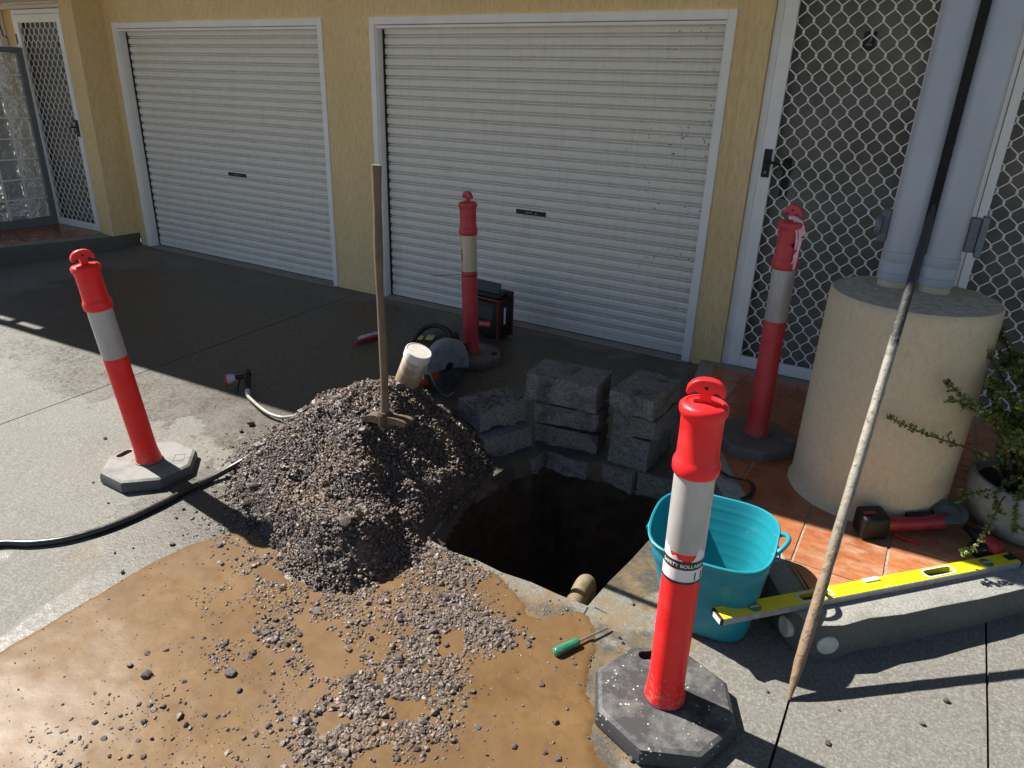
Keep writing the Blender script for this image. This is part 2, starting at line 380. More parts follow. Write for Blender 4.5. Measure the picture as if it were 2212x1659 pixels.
def chunk(cx, cy, lx, ly, z0, z1, rot=0., rough=.012, seed=0, nx=7, ny=5, nzn=4):
    """a lump of broken slab: a subdivided block with ragged sides"""
    mb = MB(); bm = bmesh.new(); bmesh.ops.create_cube(bm, size=1.)
    bmesh.ops.subdivide_edges(bm, edges=bm.edges[:], cuts=9, use_grid_fill=True)
    c, s = cos(rot), sin(rot)
    for v in bm.verts:
        x, y, z = v.co.x*lx, v.co.y*ly, v.co.z*(z1-z0)
        q = Vector((x*9+seed*3.1, y*9, z*9+seed)); nv = Vector((mnoise.noise(q), mnoise.noise(q+Vector((7,3,1))), mnoise.noise(q+Vector((2,9,5)))))
        q2 = q*3.7; nv2 = Vector((mnoise.noise(q2), mnoise.noise(q2+Vector((7,3,1))), mnoise.noise(q2+Vector((2,9,5)))))
        e = rough*(1.5 if v.co.z < -.35 else .5 if v.co.z < .3 else .32)
        x += nv.x*e*.7+nv2.x*e*.7; y += nv.y*e*.7+nv2.y*e*.7; z += (nv.z*e+nv2.z*e*.5)*(.9 if v.co.z < 0 else .35)
        v.co = (cx+x*c-y*s, cy+x*s+y*c, (z0+z1)/2+z)
    bmesh.ops.recalc_face_normals(bm, faces=bm.faces)
    me = bpy.data.meshes.new('concrete_block'); bm.to_mesh(me); bm.free()
    return me
for (cx, cy, lx, ly, rot, sd, t) in [(-1.33,2.905,.24,.05,-.06,3,.10),(-1.08,2.94,.20,.05,-.1,5,.11),(-.84,2.975,.26,.06,.05,8,.12),(-1.475,2.83,.04,.12,.05,9,.09)]:
    link('slab_edge', chunk(cx, cy, lx, ly, gz(cy)-t, gz(cy)-.004, rot, .011, sd), MAT['old_concrete'], pit)

# ------------------------------------------------------------------ house
house = thing('house', 'yellow rendered house front with two white roller doors and white screen doors', 'house', (0, 0, 0))
G1 = (-7.05, -4.357); G2 = (-3.883, -1.196); FT = 2.105        # outer edges of the two garage frames
wall = MB(); TH = .22
def wbox(x0, x1, z0, z1, y0=WY, y1=WY+TH): wall.box((x0, y0, z0), (x1, y1, z1))
wbox(-7.17, G1[0], -.3, 3.2); wbox(G1[1], G2[0], -.3, 3.2); wbox(G2[1], -1.117, -.3, 3.2)
wbox(G1[0], G1[1], FT, 3.2); wbox(G2[0], G2[1], FT, 3.2)
wall.box((-1.117, WY-.028, -.1), (-.992, WY+TH, 3.2))          # the strip beside the screen door stands a touch proud
wbox(-.992, 3.2, 2.36, 3.2); wall.box((-.09, WY+.03, -.1), (.140, WY+TH, 2.36)); wbox(1.11, 3.2, -.1, 2.36)
wall.box((-7.39, 4.15, .127), (-7.17, WY+TH, 3.2))             # pier beside the left entry
wall.box((-9.9, 4.26, .127), (-8.30, 4.40, 3.2)); wall.box((-8.30, 4.26, 2.215), (-7.39, 4.40, 3.2))
wall.obj('wall', MAT['yellow'], house)
MB().box((-.0885, WY+.002, .0), (.1405, WY+.0295, 2.34)).obj('gap_shade_strip', MAT['dark_gap'], house)  # dark strip that paints in the shade between the two posts
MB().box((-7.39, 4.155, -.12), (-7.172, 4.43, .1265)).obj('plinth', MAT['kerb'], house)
# sheltering upper floor: its front edge throws the long shadow over the driveway
edge = [(-13.,2.12),(-8.41,2.366),(-5.5,2.497),(-4.1,2.615),(-2.87,2.728),(-2.2,2.757),(2.5,2.95)]
edge2 = [(-13.,2.245),(-8.41,2.491),(-7.95,2.512),(-7.95,2.387)]+edge[2:]
MB().prism(edge2+[(2.5,4.43),(-7.165,4.43),(-7.165,4.14),(-13.,4.14)], 2.62, 2.80).obj('balcony_slab', MAT['soffit'], house)
MB().prism([(-13.,2.12),(-8.41,2.366),(-7.951,2.386),(-7.951,2.463),(-8.41,2.442),(-13.,2.196)], 2.63, 2.74).obj('streak_strip', MAT['white'], house)  # unseen strip added to leave a gap for a streak of sun
MB().box((-8.34,2.40,2.65),(-8.28,2.52,2.70)).obj('streak_gap_block', MAT['white'], house)  # unseen block added to break the sun streak in two
MB().prism([(-13.,2.85),(2.5,2.95),(2.5,4.40),(-7.2,4.40),(-13.,4.40)], 2.805, 5.9).obj('unseen_upper_wall', MAT['yellow'], house)  # unseen upper storey, added to cut sky fill in the shadows
MB().box((-13., 2.75, 2.262), (-7.395, 4.255, 2.30)).obj('porch_ceiling', MAT['soffit'], house)
cor = MB(); cor.box((-8.3, 4.17, 2.215), (-7.395, 4.256, 2.245)); cor.box((-8.3, 4.12, 2.245), (-7.395, 4.256, 2.2615)); cor.box((-13., 4.17, 2.215), (-8.302, 4.256, 2.2605)); cor.obj('cornice', MAT['soffit'], house)
MB().box((-13., 4.66, -.3), (3.2, 4.70, 3.2)).obj('back_lining', MAT['dark_gap'], house)

def slat_mesh(x0, x1):
    pr = [(0,-.012),(.0015,.004),(.004,.0075),(.016,.0100),(.030,.0108),(.044,.0088),(.0485,.0050),(.0495,-.011),(.0540,-.011),(.0548,.0035),(.0575,.006),(.0625,.006),(.0645,.003),(.0655,-.012),(.0705,-.012)]
    mb = MB(); n = len(pr); vs = [(x, -d, z) for x in (x0, x1) for z, d in pr]
    mb.add(vs, [(i, n+i, n+i+1, i+1) for i in range(n-1)])
    return mb.mesh('slat', auto=35)
def garage(x0, x1, label, lockx, dep):
    fr = MB(); w = .05
    # architrave: slightly proud face with a deep reveal behind
    for a, b, c, d in ((x0, x0+w, -.02, FT), (x1-w, x1, -.02, FT)): fr.box((a, WY-.012, c), (b, WY+.03, d))
    fr.box((x0+w+.0005, WY-.0115, FT-.052), (x1-w-.0005, WY+.03, FT-.0005))
    for a in (x0+.035, x1-.06): fr.box((a, WY+.002, -.01), (a+.025, WY+.16, FT-.03))
    fr.box((x0+.06, WY+.003, FT-.075), (x1-.06, WY+.16, FT-.055))
    fr.obj('garage_door_frame', MAT['white'], house, bevel=.003, bseg=1)
    yc = WY+dep; bot = MB(); bot.box((x0+.075, yc-.012, .012), (x1-.075, yc+.02, .052)); bot.box((x0+.075, yc-.018, .044), (x1-.075, yc-.013, .052))
    d = bot.obj('garage_door', MAT['slat'], house, bevel=.002, bseg=1); tag(d, label)
    MB().box((x0+.072, yc-.010, -.005), (x1-.072, yc+.014, .0115)).obj('rubber_seal', MAT['dark_gap'], d)
    for ga in (x0+.0605, x1-.074): MB().box((ga, yc-.018, .0), (ga+.0135, yc+.03, FT-.08)).obj('guide_rail', MAT['dark_gap'], d)
    me = slat_mesh(x0+.0745, x1-.0745); nn = 29; me.materials.append(MAT['slat'])
    for k in range(nn):
        s = link('slat', me, None, d); s.location = (0, yc, .0525+.0693*k); s.scale = (1, 1, .983)
    lp = MB(); z = .835; lp.box((lockx-.122, yc-.0165, z-.016), (lockx+.122, yc-.0105, z+.016)); l = lp.obj('lock_plate', MAT['black'], d, bevel=.002, bseg=1)
    lk = MB(); lk.lathe([(.0075, 0), (.0075, .003)], (lockx+.045, yc-.0165, z), 12, axis=(0, -1, 0)); lk.box((lockx-.045, yc-.0172, z-.004), (lockx+.015, yc-.0166, z+.004)); lk.obj('lock_cylinder', MAT['greysteel'], d)
    return d
garage(*G1, 'narrower white ribbed roller door on the left', -5.635, .10)
garage(*G2, 'wide white ribbed roller door, scuffed on its right half', -2.502, .085)
# concrete sill strips under the doors
for a, b in ((G1[0]+.02, G1[1]-.0), (G2[0]+.02, G2[1]-.0)):
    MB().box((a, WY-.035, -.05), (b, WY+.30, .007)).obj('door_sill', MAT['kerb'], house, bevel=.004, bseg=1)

def screen_door(x0, x1, z0, z1, y, handle=None, number=None, label=None, nodes_off=0., leaf=True, hinge=None, w=.072):
    fr = MB(); jw = .045
    # fixed jamb
    fr.box((x0-jw, y, z0-.012), (x0-.003, y+.07, z1+jw)); fr.box((x1+.003, y, z0-.012), (x1+jw, y+.07, z1+jw)); fr.box((x0-.0025, y+.0005, z1+.003), (x1+.0025, y+.07, z1+jw-.0005))
    # leaf frame
    fr.box((x0, y-.016, z0), (x0+w, y+.012, z1)); fr.box((x1-w, y-.016, z0), (x1, y+.012, z1))
    fr.box((x0+w+.0006, y-.0155, z0+.0005), (x1-w-.0006, y+.0115, z0+w)); fr.box((x0+w+.0006, y-.0155, z1-w), (x1-w-.0006, y+.0115, z1-.0005))
    d = fr.obj('screen_door', MAT['white'], house, bevel=.0025, bseg=1); tag(d, label)
    gm = MB(); px, pz = .0845, .112; bx0, bx1, bz0, bz1 = x0+w-.004, x1-w+.004, z0+w-.004, z1-w+.004
    def seg(a, b, wd):
        # clip to the opening
        (xa, za), (xb, zb) = a, b; t0, t1 = 0., 1.
        for p, q in ((-(xb-xa), xa-bx0), (xb-xa, bx1-xa), (-(zb-za), za-bz0), (zb-za, bz1-za)):
            if abs(p) < 1e-9:
                if q < 0: return
            else:
                r = q/p
                if p < 0: t0 = max(t0, r)
                else: t1 = min(t1, r)
        if t0 >= t1: return
        A = Vector((xa+(xb-xa)*t0, y-.001, za+(zb-za)*t0)); B = Vector((xa+(xb-xa)*t1, y-.001, za+(zb-za)*t1)); D = (B-A)
        if D.length < .002: return
        gm.obox((A+B)/2, (D.length/2+.0012, .0022, wd/2), D, (0,1,0), D.cross(Vector((0,1,0))))
    nxn = int((x1-x0)/px)+3; nzn = int((z1-z0)/pz*2)+4; hb = .011
    for j in range(-1, nzn):
        for i in range(-1, nxn):
            X = x0+nodes_off+px*(i+.5*(j % 2)); Z = z0+.03+pz*.5*j
            seg((X, Z-hb), (X, Z+hb), .0115)
            for sgn in (-1, 1): seg((X, Z+hb), (X+sgn*px/2, Z+pz*.5-hb), .0055)
    gm.obj('grille', MAT['white'], d)
    if leaf: MB().box((x0-.02, y+.075, z0-.01), (x1+.02, y+.12, z1+.03)).obj('door_leaf', MAT['door_leaf'], d)
    if handle:
        hx, hz, s = handle; h = MB(); h.box((hx-.022, y-.026, hz-.078), (hx+.022, y-.0165, hz+.078)); 
        h.tube([(hx, y-.026, hz+.012), (hx, y-.052, hz+.012), (hx+s*.012, y-.058, hz+.012), (hx+s*.05, y-.058, hz+.006), (hx+s*.085, y-.056, hz-.002)], [.009,.009,.0095,.008,.007], 8)
        h.obj('door_handle', MAT['black'], d, bevel=.003)
        k = MB(); k.lathe([(.008, 0), (.008, .003)], (hx, y-.0265, hz-.05), 12, axis=(0,-1,0)); k.obj('keyhole', MAT['greysteel'], d)
        l = MB(); l.box((hx+s*.10-.02, y+.062, hz-.20), (hx+s*.10+.022, y+.0745, hz+.03)); l.lathe([(.03, 0), (.03, .02)], (hx+s*.10, y+.064, hz-.02), 14, axis=(0,-1,0)); l.obj('inner_lock', MAT['black'], d)
    if hinge:
        for hz in hinge[1:]: 
            q = MB(); q.box((hinge[0]-.006, y-.022, hz-.045), (hinge[0]+.006, y-.0165, hz+.045)); q.obj('hinge', MAT['black'], d)
    if number:
        s, nx_, nz_ = number; nb = MB(); nb.box((nx_-.030, y+.066, nz_-.045), (nx_+.030, y+.0745, nz_+.045)); pl = nb.obj('number_plate', MAT['black'], d)
        tm = text_mb(s, .075, .012); tm.v = [(nx_+v[0], y+.0652, nz_+v[1]) for v in tm.v]; tm.obj('numeral', MAT['door_leaf'], d)
    return d
screen_door(-.945, -.135, .052, 2.30, WY-.002, (-.905, 1.305, 1), ('2', -.505, 1.948), 'white diamond-grille screen door with a black lever handle', .031)
screen_door(.187, 1.06, .052, 2.30, WY-.002, None, None, 'white diamond-grille screen door behind the grey posts and plant', .012, w=.042)
screen_door(-8.262, -7.437, .135, 2.165, 4.185, (-7.48, 1.15, -1), ('1', -7.66, 1.93), 'far left white diamond-grille screen door', .02, hinge=(-8.255, .45, 1.95))
screen_door(-9.55, -8.66, .135, 2.165, 4.185, None, None, 'white screen door mostly hidden behind the glass blocks', .02, hinge=(-8.665, .45, 1.93))
MB().tube([(-8.62,4.17,2.2),(-8.57,4.165,2.18),(-8.53,4.17,2.08),(-8.50,4.165,1.98),(-8.44,4.17,1.96)], .006, 6).obj('cable', MAT['black'], house, smooth=True)
# glass block screen wall running out from the left entry
gb = MB(); X = -8.25; gy1 = 4.165; rows, cols, P = 8, 7, .2; gtop = 1.872; gb0 = gtop-.055-rows*P
gb.box((X-.05, gy1-.055, .131), (X+.05, gy1, gtop)); gb.box((X-.05, gy1-.055-cols*P-.05, gtop-.052), (X+.05, gy1-.0555, gtop-.0004)); gb.box((X-.05, gy1-.055-cols*P-.05, .131), (X+.05, gy1-.0555, gb0))
gb.box((X-.05, gy1-.055-cols*P-.0495, gb0+.0005), (X+.05, gy1-.055-cols*P, gtop-.0525))
gw = gb.obj('glass_block_window', MAT['greysteel'], house, bevel=.002, bseg=1); tag(gw, 'grey steel framed screen of wavy glass blocks')
mj = MB()
for i in range(1, cols): mj.box((X-.032, gy1-.055-i*P-.007, gb0), (X+.036, gy1-.055-i*P+.007, gtop-.053))
for j in range(1, rows): mj.box((X-.0318, gy1-.055-cols*P, gb0+j*P-.007), (X+.0358, gy1-.0552, gb0+j*P+.007))
mj.obj('mortar', simple('block_mortar', (.80,.80,.77), .7), gw)
def m_glass():
    t = NT('wavy_glass'); co = t.co('Object'); a = t.noise(co, 9, 2, .5, stretch=(1, 1.4, 1)); b = t.noise(co, 26, 2, .5)
    t.bump(t.math('ADD', a, t.math('MULTIPLY', b, .3)), .55, .04); return t.set((.90,.93,.91), .05, spec=.7, **{'Transmission Weight': .9, 'IOR': 1.45})
MAT['glass'] = m_glass()
blk = MB(); q = P/2-.0048; 
N = 8; vs = []; fs = []
for sx in (1, -1):
    o = len(vs)
    for i in range(N+1):
        for j in range(N+1):
            a, b = i/N*2-1, j/N*2-1; d = .040-.010*max(abs(a), abs(b))**6
            vs.append((sx*d, a*q, b*q))
    for i in range(N):
        for j in range(N):
            f = (o+i*(N+1)+j, o+(i+1)*(N+1)+j, o+(i+1)*(N+1)+j+1, o+i*(N+1)+j+1); fs.append(f if sx > 0 else f[::-1])
blk.add(vs, fs); bme = blk.mesh('glass_block', smooth=True); bme.materials.append(MAT['glass'])
for i in range(cols):
    for j in range(rows):
        o = link('glass_block', bme, None, gw); o.location = (X, gy1-.055-(i+.5)*P, gb0+(j+.5)*P)
        o.rotation_euler = (pi/2*((i*3+j*5) % 4), 0, 0)

# ------------------------------------------------------------------ raised entries
def tiled(name, label, poly, top, border, joints_x, joints_y, cat):
    root = thing(name, label, cat, kind='structure'); n = len(poly)
    A = sum(poly[i-1][0]*poly[i][1]-poly[i][0]*poly[i-1][1] for i in range(n)); poly = poly if A > 0 else poly[::-1]
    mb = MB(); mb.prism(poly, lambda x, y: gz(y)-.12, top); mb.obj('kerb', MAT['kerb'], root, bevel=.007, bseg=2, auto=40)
    inner = offset_poly(poly, border); MB().prism(inner, top-.01, top+.0015).obj('grout_bed', MAT['grout'], root)
    g = .0045
    for i in range(len(joints_x)-1):
        for j in range(len(joints_y)-1):
            p = clip_rect(inner, joints_x[i]+g, joints_y[j]+g, joints_x[i+1]-g, joints_y[j+1]-g)
            if len(p) < 3: continue
            a = abs(sum(p[k-1][0]*p[k][1]-p[k][0]*p[k-1][1] for k in range(len(p))))/2
            if a < 5e-4: continue
            cx, cy = sum(v[0] for v in p)/len(p), sum(v[1] for v in p)/len(p)
            t = MB().prism([(x-cx, y-cy) for x, y in p], 0, .0055+.001*nz(cx, cy, 9)).obj('tile', MAT['tile'], root, bevel=.0015, bseg=1)
            t.location = (cx, cy, top)
    return root
PORCH = [(-1.117,4.418),(-1.05,4.02),(-.95,3.62),(-.80,3.25),(-.62,2.93),(-.44,2.64),(-.29,2.40),(-.185,2.245),(-.125,2.165),(-.075,2.132),(-.02,2.13),(.045,2.175),(.115,2.262),(.216,2.351),(.313,2.459),
         (.45,2.60),(.585,2.755),(.85,3.06),(1.2,3.45),(2.2,4.2),(2.2,4.418)]
TP = .05
jx = [-1.092+.3065*i for i in range(12)]; jx = [-1.092+.3065*i for i in range(-1, 12)]; jy = [2.77+.333*k for k in range(-3, 6)]; jy[-1] = 4.43
porch = tiled('entry_porch', 'raised entry porch paved in terracotta tiles with a rounded concrete kerb', PORCH, TP, .10, jx, jy, 'porch')
for (x, y, nx_, ny_) in [(-.128,2.165,-.80,-.60),(.012,2.149,.52,-.85)]:
    n3 = Vector((nx_, ny_, 0)).normalized(); c = Vector((x, y, -.030))-n3*.02
    mb = MB(); mb.lathe([(.036, 0), (.036, .024), (.033, .0265), (.029, .0235)], c, 24, axis=n3); mb.obj('pipe_stub', simple('pipe_end', (.52,.53,.47), .7, var=.2, dirt=(.2,.2,.15), dirt_amt=.03, dscale=20), porch, auto=40)
LP = [(-7.166,4.40),(-7.166,4.15),(-7.25,3.84),(-7.345,3.5),(-7.43,3.18),(-7.75,2.0),(-8.0,1.1),(-12,1.1),(-12,4.40)]
tiled('entry_slab', 'raised concrete and tile entry slab before the left screen door', LP, .128, .17, [-12+.31*i for i in range(17)], [1.0+.31*i for i in range(12)], 'porch')

# ------------------------------------------------------------------ column, posts
col = thing('column', 'squat round cream rendered column on the porch tiles', 'column', (0, 3.18, TP))
c = MB(); c.lathe([(.326,.0),(.322,.012),(.314,.02),(.312,.06),(.312,.45),(.311,.87),(.309,.892),(.303,.899)], seg=72, capt=False); c.obj('shaft', MAT['cream'], col, auto=50)
c = MB(); c.lathe([(.3035,.884),(.3035,.8985),(.298,.9005),(.15,.902),(.0,.902)], seg=72, capt=False); c.obj('top', MAT['cement_top'], col, auto=50)
def post(x, name_lab, grp='grey posts on the column'):
    p = thing('round_post', name_lab, 'post', (x, 3.28, TP+.9), group=grp)
    m = MB(); m.lathe([(.056,.0),(.057,.03)], seg=40); m.obj('base_ring', MAT['cream'], p, auto=40)
    m = MB(); m.lathe([(.060,.028),(.0635,.03),(.064,.055),(.0625,.057),(.0625,.060),(.064,.062),(.064,.10),(.0628,.102),(.0628,.105),(.064,.107),(.064,.142),(.0605,.146)], seg=48); m.obj('coupling', MAT['pvc'], p, auto=35)
    m = MB(); m.lathe([(.0596,.14),(.0596,1.69)], seg=48); m.obj('pipe', MAT['pvc'], p, auto=40)
    return p
p1 = post(-.092, 'left of the two tall grey round posts standing on the cream column')
p2 = post(.062, 'right of the two tall grey round posts standing on the cream column')
b = MB(); b.box((-.096,.012,.17),(-.062,.058,.30)); b.lathe([(.04,0),(.04,.02),(.036,.024)], (-.088,.02,.235), 20, axis=(-1,0,0)); b.obj('bracket', MAT['pvc_dark'], p1, bevel=.004)
b = MB(); b.box((.0605,.0,.17),(.098,.06,.30)); b.box((.0985,-.012,.155),(.122,.05,.31)); b.obj('bracket', MAT['pvc_dark'], p2, bevel=.004)

# ------------------------------------------------------------------ bollards
def m_red(name, col, dust, amt):
    t = NT(name); co = t.co('Object'); n = t.noise(co, 9, 6, .65); f = t.noise(co, 150, 3, .7)
    c = t.mix(t.ramp(n, [(.5-amt, 0.), (.85-amt, .4)]), col, dust); c = t.mix(t.ramp(f, [(.66, 0.), (.74, .35)]), c, dust); sz = t.n('ShaderNodeSeparateXYZ'); t.L(co, sz.inputs[0]); sp = t.math('ADD', t.math('MULTIPLY', sz.outputs[2], -1.3), t.noise(co, 75, 3, .6)); c = t.mix(t.ramp(sp, [(.47, 0.), (.56, .55)]), c, (.30,.20,.13)); sc_ = t.noise(co, 30, 3, .6, stretch=(1, 1, 4)); c = t.mix(t.ramp(sc_, [(.66, 0.), (.72, .4)]), c, tuple(x*.45 for x in col))
    return t.set(c, t.ramp(n, [(.3, .32), (.7, .55)]), spec=.45)
RED = m_red('red_plastic', (.86,.012,.016), (.80,.10,.09), .02); REDD = m_red('dusty_red_plastic', (.52,.022,.036), (.42,.13,.12), .16)
def m_band(name, c0, c1):
    t = NT(name); co = t.co('Object'); n = t.noise(co, 7, 6, .65, stretch=(1, 1, .35)); w = t.n('ShaderNodeTexWave'); t.L(co, w.inputs[0]); w.bands_direction = 'Z'; w.inputs['Scale'].default_value = 130; w.inputs['Distortion'].default_value = .4
    c = t.ramp(n, [(.32, c0), (.65, c1)]); c = t.mix(.12, c, w.outputs[0], 'MULTIPLY'); t.bump(w.outputs[0], .12, .0008); return t.set(c, .38, .15)
BAND = m_band('reflective_band', (.40,.385,.37), (.58,.56,.54)); BANDC = m_band('aged_cream_band', (.52,.43,.30), (.60,.51,.38)); BANDG = m_band('grimy_band', (.33,.31,.30), (.52,.50,.48))
def m_rubber(name, base, dust, amt, specks):
    t = NT(name); co = t.co('Object'); n = t.noise(co, 11, 7, .7); c = t.mix(t.ramp(n, [(.62-amt, 0.), (.80-amt*.7, .9)]), base, dust)
    ge = t.n('ShaderNodeNewGeometry'); sn = t.n('ShaderNodeSeparateXYZ'); t.L(ge.outputs['Normal'], sn.inputs[0]); c = t.mix(t.ramp(sn.outputs[2], [(.35, 0.), (.75, 1.)]), base, c)
    v = t.voro(co, 62); sz = t.noise(co, 17, 3); c = t.mix(t.math('MULTIPLY', t.ramp(v.outputs['Distance'], [(.14, specks), (.22, 0.)]), t.ramp(sz, [(.5, 0.), (.58, 1.)])), c, (.62,.61,.58))
    f = t.noise(co, 130, 4, .6); t.bump(f, .35, .002); return t.set(c, t.ramp(f, [(.3, .5), (.7, .8)]), spec=.35)
RUB = m_rubber('black_rubber', (.045,.045,.048), (.17,.165,.155), .16, .9); RUBD = m_rubber('dust_coated_rubber', (.10,.10,.095), (.235,.23,.215), .34, .0); RUBS = m_rubber('grey_rubber', (.11,.105,.10), (.20,.19,.18), .1, .4)
def octagon(R, rot): return [(R*cos(rot+i*pi/4), R*sin(rot+i*pi/4)) for i in range(8)]
def base_mesh(R, rot, h, slot_ang):
    bm = bmesh.new(); loops = []
    def ring(pts, z): return [bm.verts.new((x, y, z)) for x, y in pts]
    o0 = ring(octagon(R, rot), 0); o1 = ring(octagon(R*1.0, rot), h*.55); o2 = ring(octagon(R*.97, rot), h*.86); o3 = ring(octagon(R*.915, rot), h)
    for A, B in ((o0, o1), (o1, o2), (o2, o3)):
        for i in range(8): bm.faces.new((A[i], A[(i+1) % 8], B[(i+1) % 8], B[i]))
    bm.faces.new(o0[::-1])
    for k in (0,):
        a = slot_ang+k*pi; u = Vector((cos(a), sin(a))); w = Vector((-u.y, u.x)); pts = []
        for i in range(16):
            t = 2*pi*i/16; ex = cos(t)*.019; ey = sin(t)*.019 + (.022 if sin(t) > 0 else -.022); q = u*(R*.74+ex)+w*ey; pts.append((q.x, q.y))
        top = ring(pts, h); low = ring(pts, h*.15); loops.append(top)
        for i in range(16): bm.faces.new((top[i], top[(i+1) % 16], low[(i+1) % 16], low[i]))
        bm.faces.new(low)
    bmesh.ops.recalc_face_normals(bm, faces=bm.faces)
    es = []
    for L in [o3, *loops]:
        for i in range(len(L)): es.append(bm.edges.get((L[i-1], L[i])))
    bmesh.ops.triangle_fill(bm, edges=es, use_beauty=True)
    bmesh.ops.recalc_face_normals(bm, faces=bm.faces)
    me = bpy.data.meshes.new('base'); bm.to_mesh(me); bm.free()
    me.polygons.foreach_set('use_smooth', [True]*len(me.polygons)); me.set_sharp_from_angle(angle=radians(28)); return me
def t_handle():
    half = [(.0155,.985),(.0135,1.0),(.0135,1.012),(.018,1.0185),(.026,1.0195),(.033,1.015),(.0385,1.008),(.0440,1.009),(.0465,1.016),(.0440,1.028),(.036,1.040),(.024,1.0485),(.010,1.0525)]
    out = half+[(-x, z) for x, z in half[::-1]]; n = len(out); mb = MB()
    mb.add([(x, -.0125, z) for x, z in out]+[(x, .0125, z) for x, z in out], [tuple(range(n)), tuple(range(2*n-1, n-1, -1))]+[(i, n+i, n+(i+1) % n, (i+1) % n) for i in range(n)])
    mb.lathe([(.019,.975),(.018,.988),(.0155,.996)], seg=20)
    return mb
def bollard(label, x, y, zg, h, tilt, brot, slot, trot, red, band, rub, R=.215, fat=1.0):
    root = thing('bollard', label, 'bollard', (x, y, zg), group='red safety bollards round the pit')
    link('base', base_mesh(R, brot, .055, slot), rub, root)
    mats = [('tube', [(.0575,.0),(.0575,.02),(.0535,.045),(.0505,.09),(.0503,.562)], red), ('reflective_band', [(.0508,.5585),(.0508,.80)], band),
            ('collar', [(.0495,.785),(.0555,.789),(.0583,.797),(.0588,.808),(.0583,.820),(.0545,.830),(.0515,.838),(.0508,.90),(.0515,.945),(.0535,.955),(.0572,.961),(.0590,.970),(.0580,.980),(.0520,.986),(.044,.9885),(.043,.9855),(.030,.989),(.018,.992)], red)]
    ax = Vector((tilt[0], tilt[1], 1.0)).normalized(); q = Vector((0,0,1)).rotation_difference(ax).to_matrix().to_4x4()
    T = Matrix.Translation((0,0,.05)) @ q @ Matrix.Diagonal((fat, fat, h, 1)) @ Matrix.Rotation(trot, 4, 'Z')
    parts = {}
    for nm, pr, m in mats:
        mb = MB(); mb.lathe(pr, seg=40); o = mb.obj(nm, m, root, auto=48); o.matrix_local = T; parts[nm] = o
    mb = MB(); mb.lathe([(.062,-.0),(.0625,.0065),(.057,.0075)], seg=40, capb=False, capt=False); o = mb.obj('socket_rim', rub, root, auto=40); o.matrix_local = Matrix.Translation((0,0,.0535))
    o = t_handle().obj('handle', red, root, bevel=.003, bseg=2, auto=60); o.matrix_local = T; parts['handle'] = o
    mb = MB(); mb.lathe([(.0048,-.0132),(.0048,.0132)], (0, 0, 1.031), 12, axis=(0,1,0)); o = mb.obj('handle_hole', MAT['dark_gap'], root); o.matrix_local = T
    return root, parts, T
gA = gz(1.70); gB = gz(3.667); gD = gz(1.664)
bA, pA, TA = bollard('bright red bollard leaning on its pale dust-covered base on the sunlit concrete', -2.985, 1.70, gA, .985, (-.052,-.093), radians(22), radians(190), radians(75), RED, BAND, RUBD)
bB, pB, TB = bollard('red bollard with a cream band and a black cable tie before the wide roller door', -2.46, 3.69, gB, .995, (-.03,-.012), radians(10), radians(22), radians(-25), REDD, BANDC, RUBS)
bC, pC, TC = bollard('faded red bollard with pink tape tied round its neck, standing on the tiles', -.525, 3.36, TP, 1.068, (-.012,-.004), radians(22), radians(105), radians(-20), REDD, BANDG, RUBS)
bD, pD, TD = bollard('red bollard with a torn safety sticker on a white-flecked black base', -.385, 1.672, gD, 1.005, (-.012,-.003), radians(2), radians(125), radians(12), RED, BAND, RUB, R=.226, fat=1.07)
def wrap(root, T, mbd, nm, m, r, th0, zc):
    mbd.v = [((r+v[2])*cos(th0+v[0]/r), (r+v[2])*sin(th0+v[0]/r), zc+v[1]) for v in mbd.v]; o = mbd.obj(nm, m, root); o.matrix_local = T; return o
def patch(w, h, z=0., n=26, top=None, bot=None):
    mb = MB(); vs = []
    for i in range(n+1):
        x = -w/2+w*i/n; vs += [(x, -h/2+(bot(i/n) if bot else 0), z), (x, h/2+(top(i/n) if top else 0), z)]
    mb.add(vs, [(2*i, 2*i+2, 2*i+3, 2*i+1) for i in range(n)]); return mb
STW = simple('sticker_white', (.74,.72,.71), .5, var=.06); STB = simple('sticker_black', (.02,.02,.02), .4)
th = radians(-76)-radians(12)
wrap(bD, TD, patch(.135, .10, .0006, top=lambda u: .012*sin(u*17)-.045*max(0, 1-abs(u-.52)*4.2)+.006*sin(u*41), bot=lambda u: 0.), 'sticker', STW, .0504, th, .513)
st = bD.children[-1]
for (zz_, hh) in ((.523, .027), (.4665, .008)):
    o = wrap(bD, TD, patch(.135, hh, .0010), 'sticker_strip', STB, .0504, th, zz_); o.parent = st; o.matrix_parent_inverse = Matrix.Identity(4); o.matrix_local = Matrix.Identity(4)
mb = text_mb('SAFETY BOLLARD', .0145, .018); mb.v = [(v[0], v[1], .0014) for v in mb.v]; o = wrap(bD, TD, mb, 'lettering', STW, .0504, th, .522); o.parent = st; o.matrix_local = Matrix.Identity(4)
mb = MB().box((.035,-.013,.0012),(.060,.012,.0015)); o = wrap(bD, TD, mb, 'sticker_mark', STB, .0504, th, .488); o.parent = st; o.matrix_local = Matrix.Identity(4)
mb = text_mb('B3S', .055, .01); mb.v = [(-v[1], v[0], .0006) for v in mb.v]; wrap(bB, TB, mb, 'lettering', simple('faded_print', (.12,.105,.08), .6), .0509, radians(-125)+radians(25), .66)
